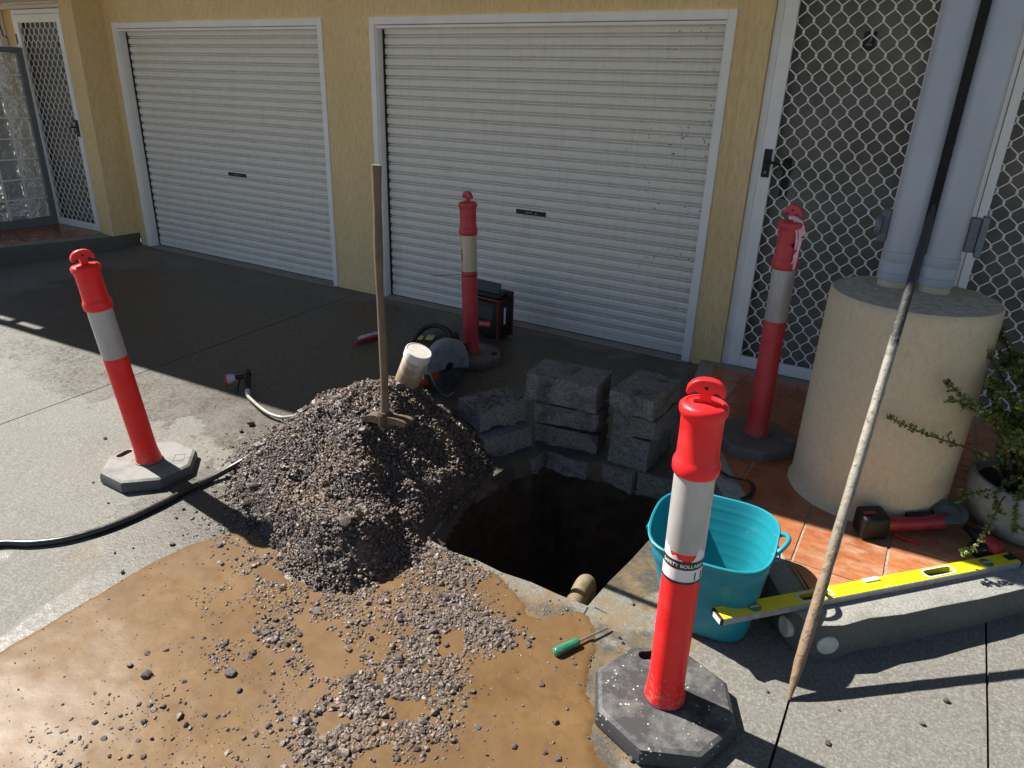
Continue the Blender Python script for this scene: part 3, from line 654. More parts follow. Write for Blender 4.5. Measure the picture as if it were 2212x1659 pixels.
# rub mark, tie, pink tape
mb = MB(); mb.lathe([(.0512,.528),(.0518,.5285),(.0518,.5335),(.0512,.534)], seg=32, capb=False, capt=False); tie = mb.obj('cable_tie', MAT['black'], bB); tie.matrix_local = TB
mb = MB(); mb.tube([(-.027,-.045,.531),(-.06,-.095,.530),(-.09,-.152,.527),(-.125,-.21,.526)], [.0034,.003,.003,.0022], 6, flat=.6); o = mb.obj('tie_tail', MAT['black'], tie); 
PINK = simple('pink_tape', (.75,.42,.42), .45, var=.3)
def ribbon(pts, w, th=.0009):
    mb = MB(); P = [Vector(p) for p in pts]; vs = []
    for i, p in enumerate(P):
        t = (P[min(i+1, len(P)-1)]-P[max(i-1, 0)]).normalized(); s = t.cross(Vector((.6,-.8,.1+.5*sin(i*1.7)))).normalized()*w/2*(1 if i % 2 else .72); nn = t.cross(s).normalized()*th
        vs += [p-s-nn, p+s-nn, p+s+nn, p-s+nn]
    n = len(P); fs = []
    for i in range(n-1):
        for k in range(4): a, b2 = 4*i+k, 4*i+(k+1) % 4; fs.append((a, b2, b2+4, a+4))
    fs += [(3,2,1,0), (4*n-4,4*n-3,4*n-2,4*n-1)]; return mb.add(vs, fs)
tp = MB(); tp.lathe([(.0165,.993),(.0195,.996),(.018,1.001),(.0195,1.005),(.0165,1.009)], seg=16, capb=False, capt=False); tape = tp.obj('tape', PINK, bC, auto=40); tape.matrix_local = TC
for pts, w in (([(.016,-.012,1.0),(.035,-.02,.985),(.056,-.025,.955),(.066,-.026,.915),(.063,-.026,.87),(.061,-.027,.83),(.058,-.025,.795)], .014),
               ([(.014,-.016,.998),(.036,-.030,.978),(.050,-.036,.945),(.056,-.036,.91),(.055,-.035,.88)], .010),
               ([(.018,-.010,1.0),(.045,-.012,.99),(.062,-.012,.965),(.068,-.014,.935)], .02),
               ([(.060,-.027,.87),(.054,-.032,.855),(.056,-.034,.835),(.050,-.036,.82)], .008)):
    ribbon(pts, w).obj('tape_tail', PINK, tape)
mb = patch(.035, .028, .0006, top=lambda u: -.01*abs(u-.5)*4, bot=lambda u: .01*abs(u-.5)*4); wrap(bC, TC, mb, 'scuff', MAT['black'], .0512, radians(-35), .895)
# raised maker's panels on the rubber bases
for (rt, a, rr, m) in ((bA, radians(45), .135, RUBD), (bD, radians(-8), .14, RUB)):
    u = Vector((cos(a), sin(a), 0)); w = Vector((-u.y, u.x, 0)); mb = MB(); P = [u*rr+w*.03+u*.02, u*rr-w*.03+u*.02, u*rr-w*.03-u*.025, u*rr+w*.03-u*.025]
    for i in range(4): q0, q1 = P[i-1], P[i]; D = q1-q0; mb.obox((q0+q1)/2+Vector((0,0,.0552)), (D.length/2+.001, .0013, .0012), D, D.cross(Vector((0,0,1))))
    mb.obj('raised_panel', m, rt)

# ------------------------------------------------------------------ gravel heap
FOOT = [(-2.80,2.35),(-2.76,2.1),(-2.66,1.90),(-2.50,1.77),(-2.25,1.66),(-2.02,1.545),(-1.85,1.475),(-1.67,1.485),(-1.52,1.62),(-1.455,1.80),(-1.50,1.935),(-1.55,2.12),(-1.585,2.28),(-1.56,2.5),(-1.63,2.72),(-1.8,2.88),(-2.1,2.93),(-2.4,2.88),(-2.65,2.68)]
PK = np.array([-2.02, 2.30]); HP = .47
def heap_h(x, y):
    x = np.asarray(x, float); y = np.asarray(y, float); d = poly_dist(x, y, FOOT)+np.vectorize(lambda a, b: .055*nz(a, b, 6., 2)+.035*nz(a, b, 15., 7))(x, y)*np.clip((1.95-y)/.2, 0, 1); r = np.hypot(x-PK[0], y-PK[1])
    t = np.clip(d/(d+r+1e-6), -.5, 1); h = np.where(t > 0, HP*(1-(1-np.clip(t, 0, 1))**1.32), t*.25)
    k = .045*np.vectorize(lambda a, b: nz(a, b, 5.2, 3))(x, y)+.030*np.vectorize(lambda a, b: nz(a, b, 12., 8))(x, y)+.016*np.vectorize(lambda a, b: nz(a, b, 27., 6))(x, y)
    h = h*np.where(d < .0, 1, 1-.0*d)+k*np.clip(d/.12, 0, 1)
    h = h+.05*np.exp(-(((x+1.72)/.14)**2+((y-1.68)/.10)**2))*np.clip(d/.06, 0, 1)+.075*np.exp(-(((x+1.615)/.05)**2+((y-2.26)/.16)**2))*np.clip(d/.02, 0, 1)
    return h
def grid_obj(name, x0, x1, y0, y1, st, fh, mt, parent=None, keep=None):
    xs = np.arange(x0, x1, st); ys = np.arange(y0, y1, st); X, Y = np.meshgrid(xs, ys); Z = fh(X, Y); kp = keep(X, Y) if keep is not None else np.ones(X.shape, bool)
    nx_ = len(xs); idx = -np.ones(X.shape, int); q = kp[:-1,:-1] | kp[1:,:-1] | kp[:-1,1:] | kp[1:,1:]
    use = np.zeros(X.shape, bool); use[:-1,:-1] |= q; use[1:,:-1] |= q; use[:-1,1:] |= q; use[1:,1:] |= q
    idx[use] = np.arange(use.sum()); V = np.stack([X[use], Y[use], Z[use]], 1)
    jj, ii = np.nonzero(q); F = np.stack([idx[jj,ii], idx[jj,ii+1], idx[jj+1,ii+1], idx[jj+1,ii]], 1)
    return V, F
def np_mesh(name, V, F4=None, F3=None, tint=None, smooth=False):
    me = bpy.data.meshes.new(name); loops = []; starts = []; n = 0
    parts = [f for f in (F4, F3) if f is not None and len(f)]
    lv = np.concatenate([f.ravel() for f in parts]); st = []; k = 0
    for f in parts: st.append(k+np.arange(len(f))*f.shape[1]); k += f.size
    st = np.concatenate(st); me.vertices.add(len(V)); me.vertices.foreach_set('co', V.astype(np.float32).ravel())
    me.loops.add(len(lv)); me.loops.foreach_set('vertex_index', lv.astype(np.int32)); me.polygons.add(len(st)); me.polygons.foreach_set('loop_start', st.astype(np.int32))
    me.polygons.foreach_set('use_smooth', [bool(smooth)]*len(st))
    me.update(calc_edges=True)
    if tint is not None:
        a = me.attributes.new('tint', 'FLOAT', 'POINT'); a.data.foreach_set('value', tint.astype(np.float32))
    me.validate(); return me
# base rock shapes
def rock_shapes(sub, k, seed):
    R = np.random.default_rng(seed); out = []
    for i in range(k):
        bm = bmesh.new(); bmesh.ops.create_icosphere(bm, subdivisions=sub, radius=1.)
        V = np.array([v.co for v in bm.verts]); F = np.array([[v.index for v in f.verts] for f in bm.faces]); bm.free()
        n = R.normal(size=(5, 3)); n /= np.linalg.norm(n, axis=1)[:, None]; c = R.uniform(.55, .85, 5)
        for a, b in zip(n, c):                              # slice flats off the ball
            d = V @ a; V = V-np.clip(d-b, 0, None)[:, None]*a
        V = V*R.uniform(.62, 1.15, 3)+R.normal(scale=.07, size=V.shape); out.append((V, F))
    return out
SM = rock_shapes(1, 7, 3); LG = rock_shapes(2, 6, 4)
def rand_rot(n, R):
    q = R.normal(size=(n, 4)); q /= np.linalg.norm(q, axis=1)[:, None]; w, x, y, z = q.T
    return np.stack([1-2*(y*y+z*z), 2*(x*y-z*w), 2*(x*z+y*w), 2*(x*y+z*w), 1-2*(x*x+z*z), 2*(y*z-x*w), 2*(x*z-y*w), 2*(y*z+x*w), 1-2*(x*x+y*y)], 1).reshape(n, 3, 3)
def rocks(pos, rad, shapes, R, flat=.8):
    Vs = []; Fs = []; Ts = []; off = 0; pick = R.integers(0, len(shapes), len(pos))
    for s, (V, F) in enumerate(shapes):
        m = pick == s; k = m.sum()
        if not k: continue
        rot = rand_rot(k, R); W = np.einsum('nij,vj->nvi', rot, V)*rad[m][:, None, None]; W[:, :, 2] *= flat; W = W+pos[m][:, None, :]
        Vs.append(W.reshape(-1, 3)); Fs.append((F[None]+(np.arange(k)*len(V))[:, None, None]+off).reshape(-1, 3)); off += k*len(V)
        Ts.append(np.repeat(R.beta(2.2, 2.6, k), len(V)))
    return np.concatenate(Vs), np.concatenate(Fs), np.concatenate(Ts)
R = np.random.default_rng(11)
Vb, Fb = grid_obj('heap', -2.95, -1.40, 1.45, 3.05, .014, lambda X, Y: gz(Y)+heap_h(X, Y)-.011, None, keep=lambda X, Y: poly_dist(X, Y, FOOT) > -.04)
n = 40000; P = np.stack([R.uniform(-2.95, -1.45, n), R.uniform(1.5, 3.0, n)], 1); d = poly_dist(P[:, 0], P[:, 1], FOOT)+np.array([.055*nz(a, b, 6., 2)+.035*nz(a, b, 15., 7) for a, b in P])*np.clip((1.95-P[:, 1])/.2, 0, 1)
keep = (d > -.01) | ((d > -.09) & (R.random(n) < .25*np.exp(d/.04)*2)); keep &= ~((P[:, 0] > -1.575) & (P[:, 1] > 1.93))
keep |= ((P[:, 0] > -1.62) & (P[:, 0] < -1.535) & (P[:, 1] > 2.05) & (P[:, 1] < 2.45) & (R.random(n) < .5))
P = P[keep]; rad = np.clip(R.lognormal(np.log(.0049), .42, len(P)), .0022, .016)
hh = np.maximum(heap_h(P[:, 0], P[:, 1]), 0); z = gz(P[:, 1])+hh+rad*R.uniform(-.35, .6, len(P))
V1, F1, T1 = rocks(np.stack([P[:, 0], P[:, 1], z], 1), rad, SM, R)
nb = 85; Q = np.stack([R.uniform(-2.8, -1.5, 900), R.uniform(1.55, 2.9, 900)], 1); Q = Q[poly_dist(Q[:, 0], Q[:, 1], FOOT) > .0][:nb]
rb = np.clip(R.lognormal(np.log(.0165), .34, len(Q)), .011, .034); zb = gz(Q[:, 1])+heap_h(Q[:, 0], Q[:, 1])+rb*.1
V2, F2, T2 = rocks(np.stack([Q[:, 0], Q[:, 1], zb], 1), rb, LG, R, .75)
o1 = len(Vb); o2 = o1+len(V1)
me = np_mesh('gravel_heap', np.concatenate([Vb, V1, V2]), Fb, np.concatenate([F1+o1, F2+o2]), np.concatenate([np.full(len(Vb), .12), T1, T2*.55]))
heap = link('gravel_heap', me, MAT['gravel']); tag(heap, 'tall heap of dark wet gravel dug out beside the pit', 'gravel heap', kind='stuff')

# ------------------------------------------------------------------ mud and scattered gravel
MUD = [(-2.376,-1.2),(-2.376,.60),(-2.374,.9),(-2.37,1.10),(-2.365,1.28),(-2.34,1.42),(-2.26,1.57),(-2.15,1.68),(-1.9,1.8),(-1.62,1.85),(-1.52,1.94),(-1.40,1.945),(-1.27,1.95),(-1.146,1.935),(-1.06,1.90),(-1.0,1.87),(-.94,1.81),(-.90,1.83),(-.85,1.90),(-.80,1.935),
       (-.74,1.93),(-.69,1.88),(-.65,1.80),(-.63,1.70),(-.60,1.62),(-.55,1.56),(-.53,1.50),(-.50,1.45),(-.45,1.41),(-.40,1.30),(-.38,1.1),(-.36,.8),(-.33,.3),(-.30,-1.2)]
def mud_h(X, Y):
    w = .02*np.vectorize(lambda a, b: nz(a, b, 11., 2))(X, Y)+.012*np.vectorize(lambda a, b: nz(a, b, 31., 6))(X, Y)
    d = poly_dist(X, Y, MUD)+np.where(X < -2.2, w*.25, w*1.1)
    return gz(Y)-.004+np.clip(d/.028, -.35, 1)*.0095+np.clip(d, 0, 1)*0+.0012*np.vectorize(lambda a, b: nz(a, b, 17., 4))(X, Y)*np.clip(d/.05, 0, 1)
Vm, Fm = grid_obj('mud', -2.42, -.27, .05, 1.99, .012, mud_h, None, keep=lambda X, Y: (poly_dist(X, Y, MUD) > -.03) & (poly_dist(X, Y, PIT) < -.004))
mud = link('mud', np_mesh('mud', Vm, Fm, smooth=True), MAT['mud']); tag(mud, 'sheet of wet brown mud over the driveway', 'mud', kind='structure')
BLOBS = [(-1.857,1.585,.119,500,1),(-1.697,1.651,.116,600,1),(-1.561,1.768,.135,700,1),(-1.428,1.867,.096,500,1),(-1.285,1.857,.085,450,1),(-1.164,1.869,.055,250,.7),(-1.204,1.725,.072,350,1),(-1.101,1.65,.078,450,1),(-1.001,1.646,.069,420,1),(-.922,1.67,.043,160,1),(-1.213,1.608,.07,250,1),(-1.312,1.574,.071,250,1),(-1.201,1.485,.06,260,1),(-1.107,1.518,.076,420,1.1),(-1.099,1.429,.075,480,1.1),(-1.128,1.344,.082,520,1.1),(-1.015,1.391,.065,330,1.1),(-1.168,1.254,.081,560,1.2),(-1.206,1.169,.08,560,1.2),(-1.219,1.103,.08,450,1.1),(-1.186,1.03,.078,420,1.1),(-1.128,1.084,.094,450,1.1),(-1.05,1.246,.071,200,1.1),(-1.012,1.155,.077,260,1),(-.938,1.237,.062,120,1),(-1.84,1.361,.086,110,.9),(-1.95,1.264,.058,70,.9),(-1.973,1.431,.049,50,.9),(-1.622,1.251,.08,150,1.1),(-1.652,1.258,.045,60,1.2),(-1.736,1.132,.072,60,1),(-1.711,1.075,.039,60,1),(-1.583,1.434,.091,160,.9),(-1.548,1.541,.092,180,.9),(-1.453,1.258,.086,150,1),(-1.509,1.271,.052,90,1),(-1.338,1.03,.113,110,.9),(-1.49,1.057,.101,60,.9),(-1.603,.722,.132,110,.8),(-1.737,.64,.153,110,.8),(-1.494,.824,.13,100,.9),(-1.856,.551,.122,80,.7),(-1.776,.762,.156,70,.7),(-1.718,.876,.104,45,.8),(-2.383,1.606,.111,120,.8),(-2.572,1.656,.093,50,.8),(-2.639,1.943,.122,90,.8),(-2.743,2.147,.128,90,.8),(-.87,1.524,.131,40,.7),(-.73,1.402,.187,40,.6),(-.885,1.307,.094,70,.8),(-.856,1.855,.071,40,.6),(-.725,1.705,.084,25,.6),(-1.45,2.03,.05,40,.8),(-1.66,1.72,.10,420,1),(-1.78,1.66,.10,380,1),(-1.5,1.66,.09,240,1),(-1.95,1.52,.11,300,1),(-1.72,1.43,.12,330,1),(-1.52,1.47,.12,330,1),(-2.2,1.58,.10,160,.9),(-1.36,1.70,.10,300,1),(-1.42,1.38,.10,170,1),(-1.30,1.22,.09,160,1),(-1.9,1.30,.12,90,.9)]
ps = []; rs = []
for (bx, by, br, bn, bs) in BLOBS:
    bn = int(bn*(2.6 if by > 1.5 else 1.9)); a = R.normal(size=(bn, 2))*br*.70; ps.append(np.array([bx, by])+a); rs.append(np.clip(R.lognormal(np.log(.0045*bs), .50, bn), .0022, .017))
ns = 8500; ps.append(np.stack([R.uniform(-2.36, -.4, ns), R.uniform(.5, 1.9, ns)], 1)); rs.append(np.clip(R.lognormal(np.log(.0019), .5, ns), .0009, .006))
ns = 420; ps.append(np.stack([R.uniform(-3.0, -2.3, ns), R.uniform(1.5, 2.55, ns)], 1)); rs.append(np.clip(R.lognormal(np.log(.0028), .5, ns), .0012, .008))
P = np.concatenate(ps); rad = np.concatenate(rs)
clump = np.array([nz(a, b, 9., 12)+.6*nz(a, b, 23., 5) for a, b in P]); keep = (clump > -.36) & (poly_dist(P[:, 0], P[:, 1], PIT) < -.002) & (P[:, 1] > .3); P = P[keep]; rad = rad[keep]
dm = poly_dist(P[:, 0], P[:, 1], MUD); zz_ = gz(P[:, 1])+np.where(dm > .02, .0045, .0)+rad*R.uniform(-.35, .4, len(P))
V1, F1, T1 = rocks(np.stack([P[:, 0], P[:, 1], zz_], 1), rad, SM, R, .75)
sg = link('scattered_gravel', np_mesh('scattered_gravel', V1, None, F1, T1), MAT['gravel']); tag(sg, 'loose dark gravel strewn over the mud in front of the heap', 'gravel', kind='stuff')
STONES = [(-1.936,.974,.009),(-1.897,1.015,.0101),(-1.87,1.098,.0073),(-1.833,1.116,.0079),(-1.755,1.15,.0089),(-1.761,1.124,.0077),(-1.669,1.244,.0132),(-1.619,1.23,.0141),(-1.702,1.233,.0111),(-1.639,1.161,.0119),(-1.855,.916,.0165),(-1.729,.962,.0075),(-1.63,1.062,.017),(-1.675,1.043,.0086),(-1.548,1.031,.0104),(-1.568,.913,.0092),(-1.526,.931,.0081),(-1.37,.989,.0099),(-1.441,.935,.007),(-1.771,.835,.0096),(-1.7,.867,.0105),(-1.738,.851,.0085),(-1.738,.754,.0079),(-1.82,.727,.0086),(-1.747,.708,.0084),(-2.212,1.483,.0167),(-2.035,1.493,.0099),(-1.843,1.427,.0106),(-1.687,1.492,.0104),(-1.687,1.449,.0091),(-1.598,1.412,.0156),(-1.715,1.37,.0102),(-1.684,1.369,.009),(-1.565,1.299,.0098),(-1.63,1.292,.0088),(-2.394,1.177,.0077),(-2.386,1.388,.0092),(-2.19,1.202,.0055),(-2.177,1.411,.0063),(-1.595,.731,.0091),(-1.764,.666,.0073),(-1.807,.614,.0074),(-1.655,.755,.0072),(-2.534,1.233,.006),(-2.501,1.291,.0047),(-2.564,1.569,.007),(-.749,1.551,.0109),(-.874,1.429,.0059),(-.832,1.312,.0085),(-.916,1.355,.0107),(-1.039,1.202,.0096),(-.643,1.448,.0105),(-.707,1.312,.0103),(-.621,1.342,.0084),(-.581,1.345,.0102),(-1.207,1.396,.0175),(-1.183,1.553,.019),(-1.107,1.527,.0104),(-.866,1.675,.0114),(-.644,1.616,.006),(-.898,1.616,.0046),(-.579,1.511,.0043),(-.615,1.875,.0069),(-.596,1.859,.0053),(-.639,2.056,.0067),(-.793,1.339,.0047),(-.85,1.277,.0047),(-.93,1.166,.0065),(-1.1,1.118,.0076),(-1.334,1.464,.0075),(-1.326,1.555,.0119),(-1.341,1.652,.0111),(-.696,1.685,.0082),(-.74,1.654,.0041),(-.401,1.455,.0093),(-3.464,1.761,.0086),(-2.948,2.268,.0198),(-2.929,2.191,.0114),(-3.11,1.488,.0055),(-3.298,2.312,.0053),(-2.889,1.425,.0059),(-.118,1.908,.0047),(.372,2.167,.009),(.313,2.03,.0076),(.077,1.808,.0081),(.087,1.952,.0047)]
smesh = []
for V, F in LG:
    m_ = np_mesh('loose_stone', V*np.array([1, 1, .8]), None, F); m_.materials.append(MAT['stone']); smesh.append(m_)
for i, (x, y, r) in enumerate(STONES):
    o = link('loose_stone', smesh[i % len(smesh)], None); o.location = (x, y, gz(y)+r*.55); o.scale = (r*1.15,)*3; o.rotation_euler = (random.uniform(-.4, .4), random.uniform(-.4, .4), random.uniform(0, 6.28))
    onmud = -2.36 < x < -.55 and y < 1.9
    if onmud: tag(o, 'small dark stone lying loose on the wet brown mud', 'stone', 'loose stones on the mud')
    elif x < -1: tag(o, 'small dark stone lying loose on the dry concrete left of the heap', 'stone', 'loose stones on the left concrete')
    else: tag(o, 'tiny dark stone chip on the pale concrete at the right', 'stone', 'stone chips on the right concrete')

# ------------------------------------------------------------------ broken slab blocks stacked behind the pit
def block(label, cx, cy, lx, ly, z0, z1, rot, seed, rough=.012):
    o = link('concrete_block', chunk(0, 0, lx, ly, z0, z1, rot, rough, seed), MAT['old_concrete']); o.location = (cx, cy, 0)
    return tag(o, label, 'concrete block', 'broken concrete blocks behind the pit')
block('thick broken concrete block topmost of the middle stack behind the pit', -1.405, 3.005, .37, .235, .205, .345, .10, 2, .014)
block('broken concrete block in the middle of the middle stack behind the pit', -1.392, 3.035, .34, .21, .075, .178, .12, 5, .013)
block('broken concrete block at the bottom of the middle stack behind the pit', -1.395, 3.06, .34, .20, -.062, .045, .13, 9, .013)
block('broken concrete block topmost of the right stack, longest from front to back', -1.022, 3.075, .225, .34, .238, .345, -.06, 12, .012)
block('broken concrete block in the middle of the right stack behind the pit', -1.012, 3.095, .215, .31, .118, .225, -.03, 15, .012)
block('broken concrete block at the bottom of the right stack behind the pit', -1.03, 3.11, .205, .30, -.062, .105, -.04, 18, .012)
block('rubble-topped broken block lying on another at the left of the pit', -1.755, 2.845, .21, .30, .055, .165, -.42, 21, .013)
block('broken block underneath at the left of the pit beside the heap', -1.70, 2.80, .21, .30, -.072, .045, -.40, 24, .013)
Rb = np.random.default_rng(5); nb = 170; U = Rb.uniform(-.5, .5, (nb, 2))*np.array([.20, .29]); ca, sa = cos(-.42), sin(-.42)
P = np.stack([-1.755+U[:,0]*ca-U[:,1]*sa, 2.845+U[:,0]*sa+U[:,1]*ca, np.full(nb, .166)], 1); V1, F1, T1 = rocks(P, np.clip(Rb.lognormal(np.log(.006), .4, nb), .003, .014), SM, Rb)
tag(link('block_crumbs', np_mesh('block_crumbs', V1, None, F1, T1), MAT['gravel']), 'crumbs of gravel lying on top of the left broken block', 'gravel', kind='stuff')

# ------------------------------------------------------------------ corrugated pipe in the pit
pp = thing('drain_pipe', 'ribbed corrugated drain pipe sticking up in the near corner of the pit', 'pipe', (-.862, 2.00, -.20))
path = [Vector((.0,.0,.0)), Vector((-.012,.08,-.004)), Vector((-.028,.16,-.014)), Vector((-.05,.25,-.05)), Vector((-.07,.32,-.12)), Vector((-.09,.37,-.25))]
def resample(pts, st):
    out = []; 
    for i in range(len(pts)-1):
        a, b = Vector(pts[i]), Vector(pts[i+1]); k = max(1, int((b-a).length/st))
        out += [a.lerp(b, j/k) for j in range(k)]
    return out+[Vector(pts[-1])]
def smooth_path(pts, n=12):
    P = [Vector(p) for p in pts]; out = []
    for i in range(len(P)-1):
        p0, p1, p2, p3 = P[max(i-1, 0)], P[i], P[i+1], P[min(i+2, len(P)-1)]
        for j in range(n):
            t = j/n; out.append(.5*((2*p1)+(p2-p0)*t+(2*p0-5*p1+4*p2-p3)*t*t+(3*p1-p0-3*p2+p3)*t**3))
    return out+[P[-1]]
pl = resample(smooth_path(path), .0035); rr = [.0345+.0055*cos(i*pi/3.) for i in range(len(pl))]
m = MB().tube(pl, rr, 22, caps=False); m.obj('ribbed_tube', simple('dusty_pipe', (.19,.145,.08), .7, var=.35, dirt=(.10,.07,.04), dirt_amt=.1), pp, auto=50)
MB().tube([pl[0], pl[0]+(pl[1]-pl[0])*1.2], .0295, 20).obj('pipe_mouth', MAT['dark_gap'], pp)

# ------------------------------------------------------------------ mattock standing in the heap
WOOD = simple('weathered_wood', (.15,.105,.065), .75, var=.3, scale=9, bump=.3, bscale=40, dirt=(.13,.09,.06), dirt_amt=.12, dscale=4)
MUDDY = simple('mud_caked_iron', (.085,.055,.034), .85, var=.45, scale=30, bump=.8, bscale=70)
mt = thing('mattock', 'mattock with a long worn wooden handle standing head down in the heap', 'mattock', (-1.84, 2.10, .315))
hp = smooth_path([(.0,.0,-.03),(.002,.0,.10),(.0,.004,.35),(-.004,.002,.62),(.004,-.002,.88),(.006,0,1.058)], 8); n = len(hp)
m = MB(); m.tube(hp, [(.0245-.006*min(1, i/n*3.2)+.0015*sin(i*.5)+(.0025 if i > n-8 else 0)) for i in range(n)], 16, flat=.76, up=(0,1,0)); m.obj('wooden_handle', WOOD, mt, auto=50)
m = MB()
for pts, w in (([(.02,0,-.005),(-.03,.0,.004),(-.08,.004,-.008),(-.125,.008,-.034),(-.150,.010,-.055)], (.030,.026,.024,.022,.018)), ([(-.02,0,.0),(.03,0,.012),(.075,.002,.020),(.112,.004,.022),(.128,.005,.018)], (.030,.022,.026,.030,.032))):
    P = smooth_path(pts, 5); k = len(P); W = np.interp(np.linspace(0, 1, k), np.linspace(0, 1, 5), w); vs = []
    for i, p in enumerate(P):
        t = (P[min(i+1, k-1)]-P[max(i-1, 0)]).normalized(); up = t.cross(Vector((0,1,0))); s = Vector((0,1,0))*W[i]; hh = up*(.020-.011*i/k); vs += [p-s-hh, p+s-hh, p+s+hh, p-s+hh]
    fs = [(4*i+q, 4*i+(q+1) % 4, 4*i+4+(q+1) % 4, 4*i+4+q) for i in range(k-1) for q in range(4)]+[(3,2,1,0), (4*k-4,4*k-3,4*k-2,4*k-1)]; m.add(vs, fs)
m.lathe([(.031,-.026),(.033,-.02),(.033,.03),(.028,.042)], (0,0,0), 20); m.obj('iron_head', MUDDY, mt)

# ------------------------------------------------------------------ dirty white container on the heap
ct = thing('container', 'dirty white plastic container with a screw lid tilted on top of the heap', 'container', (-2.035, 2.47, .285))
def m_dirty_white():
    t = NT('dirty_white_plastic'); co = t.co('Object'); s = t.n('ShaderNodeSeparateXYZ'); t.L(co, s.inputs[0]); n = t.noise(co, 24, 7, .7)
    g = t.math('ADD', t.math('MULTIPLY', s.outputs[2], -5.), t.math('MULTIPLY', n, 3.1)); c = t.mix(t.ramp(g, [(.25, 0.), (1.0, .85)]), (.60,.57,.49), (.26,.17,.075))
    c = t.mix(t.ramp(t.noise(co, 60, 5, .7), [(.6, 0.), (.7, .5)]), c, (.30,.22,.14)); return t.set(c, .5)
ax = Vector((.38,.03,.92)).normalized(); Q = Vector((0,0,1)).rotation_difference(ax).to_matrix().to_4x4()
m = MB(); m.lathe([(.050,.0),(.0585,.004),(.060,.012),(.060,.178),(.0585,.186),(.056,.19)], seg=36); o = m.obj('body', m_dirty_white(), ct, auto=40); o.matrix_local = Q
m = MB(); m.lathe([(.0635,.190),(.0640,.193),(.0640,.228),(.0625,.2325),(.0585,.2335),(.057,.2315),(.0,.2315)], seg=48, capt=False); o = m.obj('lid', simple('white_lid', (.62,.60,.54), .45, var=.12, dirt=(.3,.24,.15), dirt_amt=.06, dscale=20), ct, auto=40); o.matrix_local = Q

# ------------------------------------------------------------------ cut-off saw
sw = thing('cutoff_saw', 'black and grey petrol cut-off saw with an orange cover and round blade behind the heap', 'power saw', (-2.33, 3.22, gz(3.22)))
ORG = simple('orange_plastic', (.62,.075,.03), .45, var=.2); GREYP = simple('scuffed_grey_guard', (.22,.235,.25), .5, var=.25, dirt=(.10,.10,.10), dirt_amt=.05); YEL = simple('warning_label', (.62,.55,.16), .5, var=.3); WHT = simple('off_white_plastic', (.66,.66,.66), .5)
BL = simple('steel_blade', (.13,.135,.14), .4, .7, var=.4)
m = MB(); m.lathe([(.018,-.002),(.155,-.0018),(.157,.0),(.155,.0018),(.018,.002)], (.02,-.02,.155), 48, axis=(.98,-.18,.06)); m.obj('blade', BL, sw, auto=30)
m = MB(); m.lathe([(.0,-.012),(.03,-.012),(.03,.012),(.0,.012)], (.02,-.02,.155), 24, axis=(.98,-.18,.06)); m.obj('arbor', MAT['black'], sw, auto=40)
# guard: half drum over the blade
m = MB(); vs = []; fs = []; nx = Vector((.98,-.18,.06)).normalized(); u = Vector((0,0,1)).cross(nx).normalized(); w = nx.cross(u); C0 = Vector((.02,-.02,.155)); K = 26
for rr_, xx in ((.03,-.032),(.150,-.034),(.172,-.026),(.174,.018),(.165,.026),(.032,.028)):
    for k in range(K+1):
        a = radians(-15)+radians(195)*k/K; vs.append(C0+nx*xx+(u*cos(a)+w*sin(a))*rr_)
for r_ in range(5):
    for k in range(K): fs.append((r_*(K+1)+k, r_*(K+1)+k+1, (r_+1)*(K+1)+k+1, (r_+1)*(K+1)+k))
m.add(vs, fs); m.obj('blade_guard', GREYP, sw, auto=35)
m = MB(); m.tube(smooth_path([C0+nx*-.05+w*.165+u*.02, C0+nx*-.052+w*.10+u*-.01, C0+nx*-.05+w*.02+u*-.02], 6), .008, 8); m.tube([C0+nx*-.04+w*.17+u*.0, C0+nx*-.055+w*.16+u*.02], .016, 10); m.obj('guard_lever', MAT['black'], sw, auto=50)
m = MB(); m.obox((-.145,.12,.155), (.085,.17,.125), (1,0,0), (0,1,0), taper=.82); m.obox((-.15,.30,.10), (.06,.09,.06)); m.obox((-.13,-.04,.10), (.06,.05,.07)); m.obj('engine_body', MAT['black'], sw, bevel=.018, bseg=2, auto=50)
m = MB(); m.lathe([(.0,-.055),(.055,-.053),(.074,-.04),(.078,-.01),(.078,.03),(.06,.05),(.0,.052)], (-.06,-.11,.125), 26, axis=(.25,-.95,.15), capb=False, capt=False); oc = m.obj('orange_cover', ORG, sw, auto=50)
m = MB(); m.obox((-.047,-.167,.125), (.012,.003,.018), (.95,.25,0), (.25,-.95,.15)); m.obj('cover_label', WHT, oc)
m = MB(); m.tube(smooth_path([(-.25,-.02,.05),(-.265,.0,.17),(-.245,.06,.29),(-.17,.10,.345),(-.06,.10,.34),(-.01,.08,.30)], 6), .015, 12); m.obj('front_handle', MAT['black'], sw, auto=60)
m = MB(); m.tube([(-.255,-.03,.07),(-.235,-.05,.19)], .006, 8); m.obj('handle_trim', GREYP, sw)
m = MB(); m.obox((-.155,.055,.283), (.022,.045,.002), (.9,.4,0), (-.4,.9,0)); m.obox((-.20,.02,.282), (.014,.03,.002), (.9,.4,0), (-.4,.9,0)); m.obj('warning_sticker', YEL, sw)
m = MB(); m.obox((-.285,.10,.21), (.022,.05,.03)); m.obj('red_switch', simple('dark_red', (.30,.03,.025), .5), sw, bevel=.006)
m = MB(); m.tube(smooth_path([C0+nx*.03+w*.02+u*-.165, C0+nx*.06+w*-.06+u*-.15, C0+nx*.065+w*-.15+u*-.08, C0+nx*.05+w*-.155], 6), .005, 8); m.obj('water_hose', GREYP, sw, auto=60)

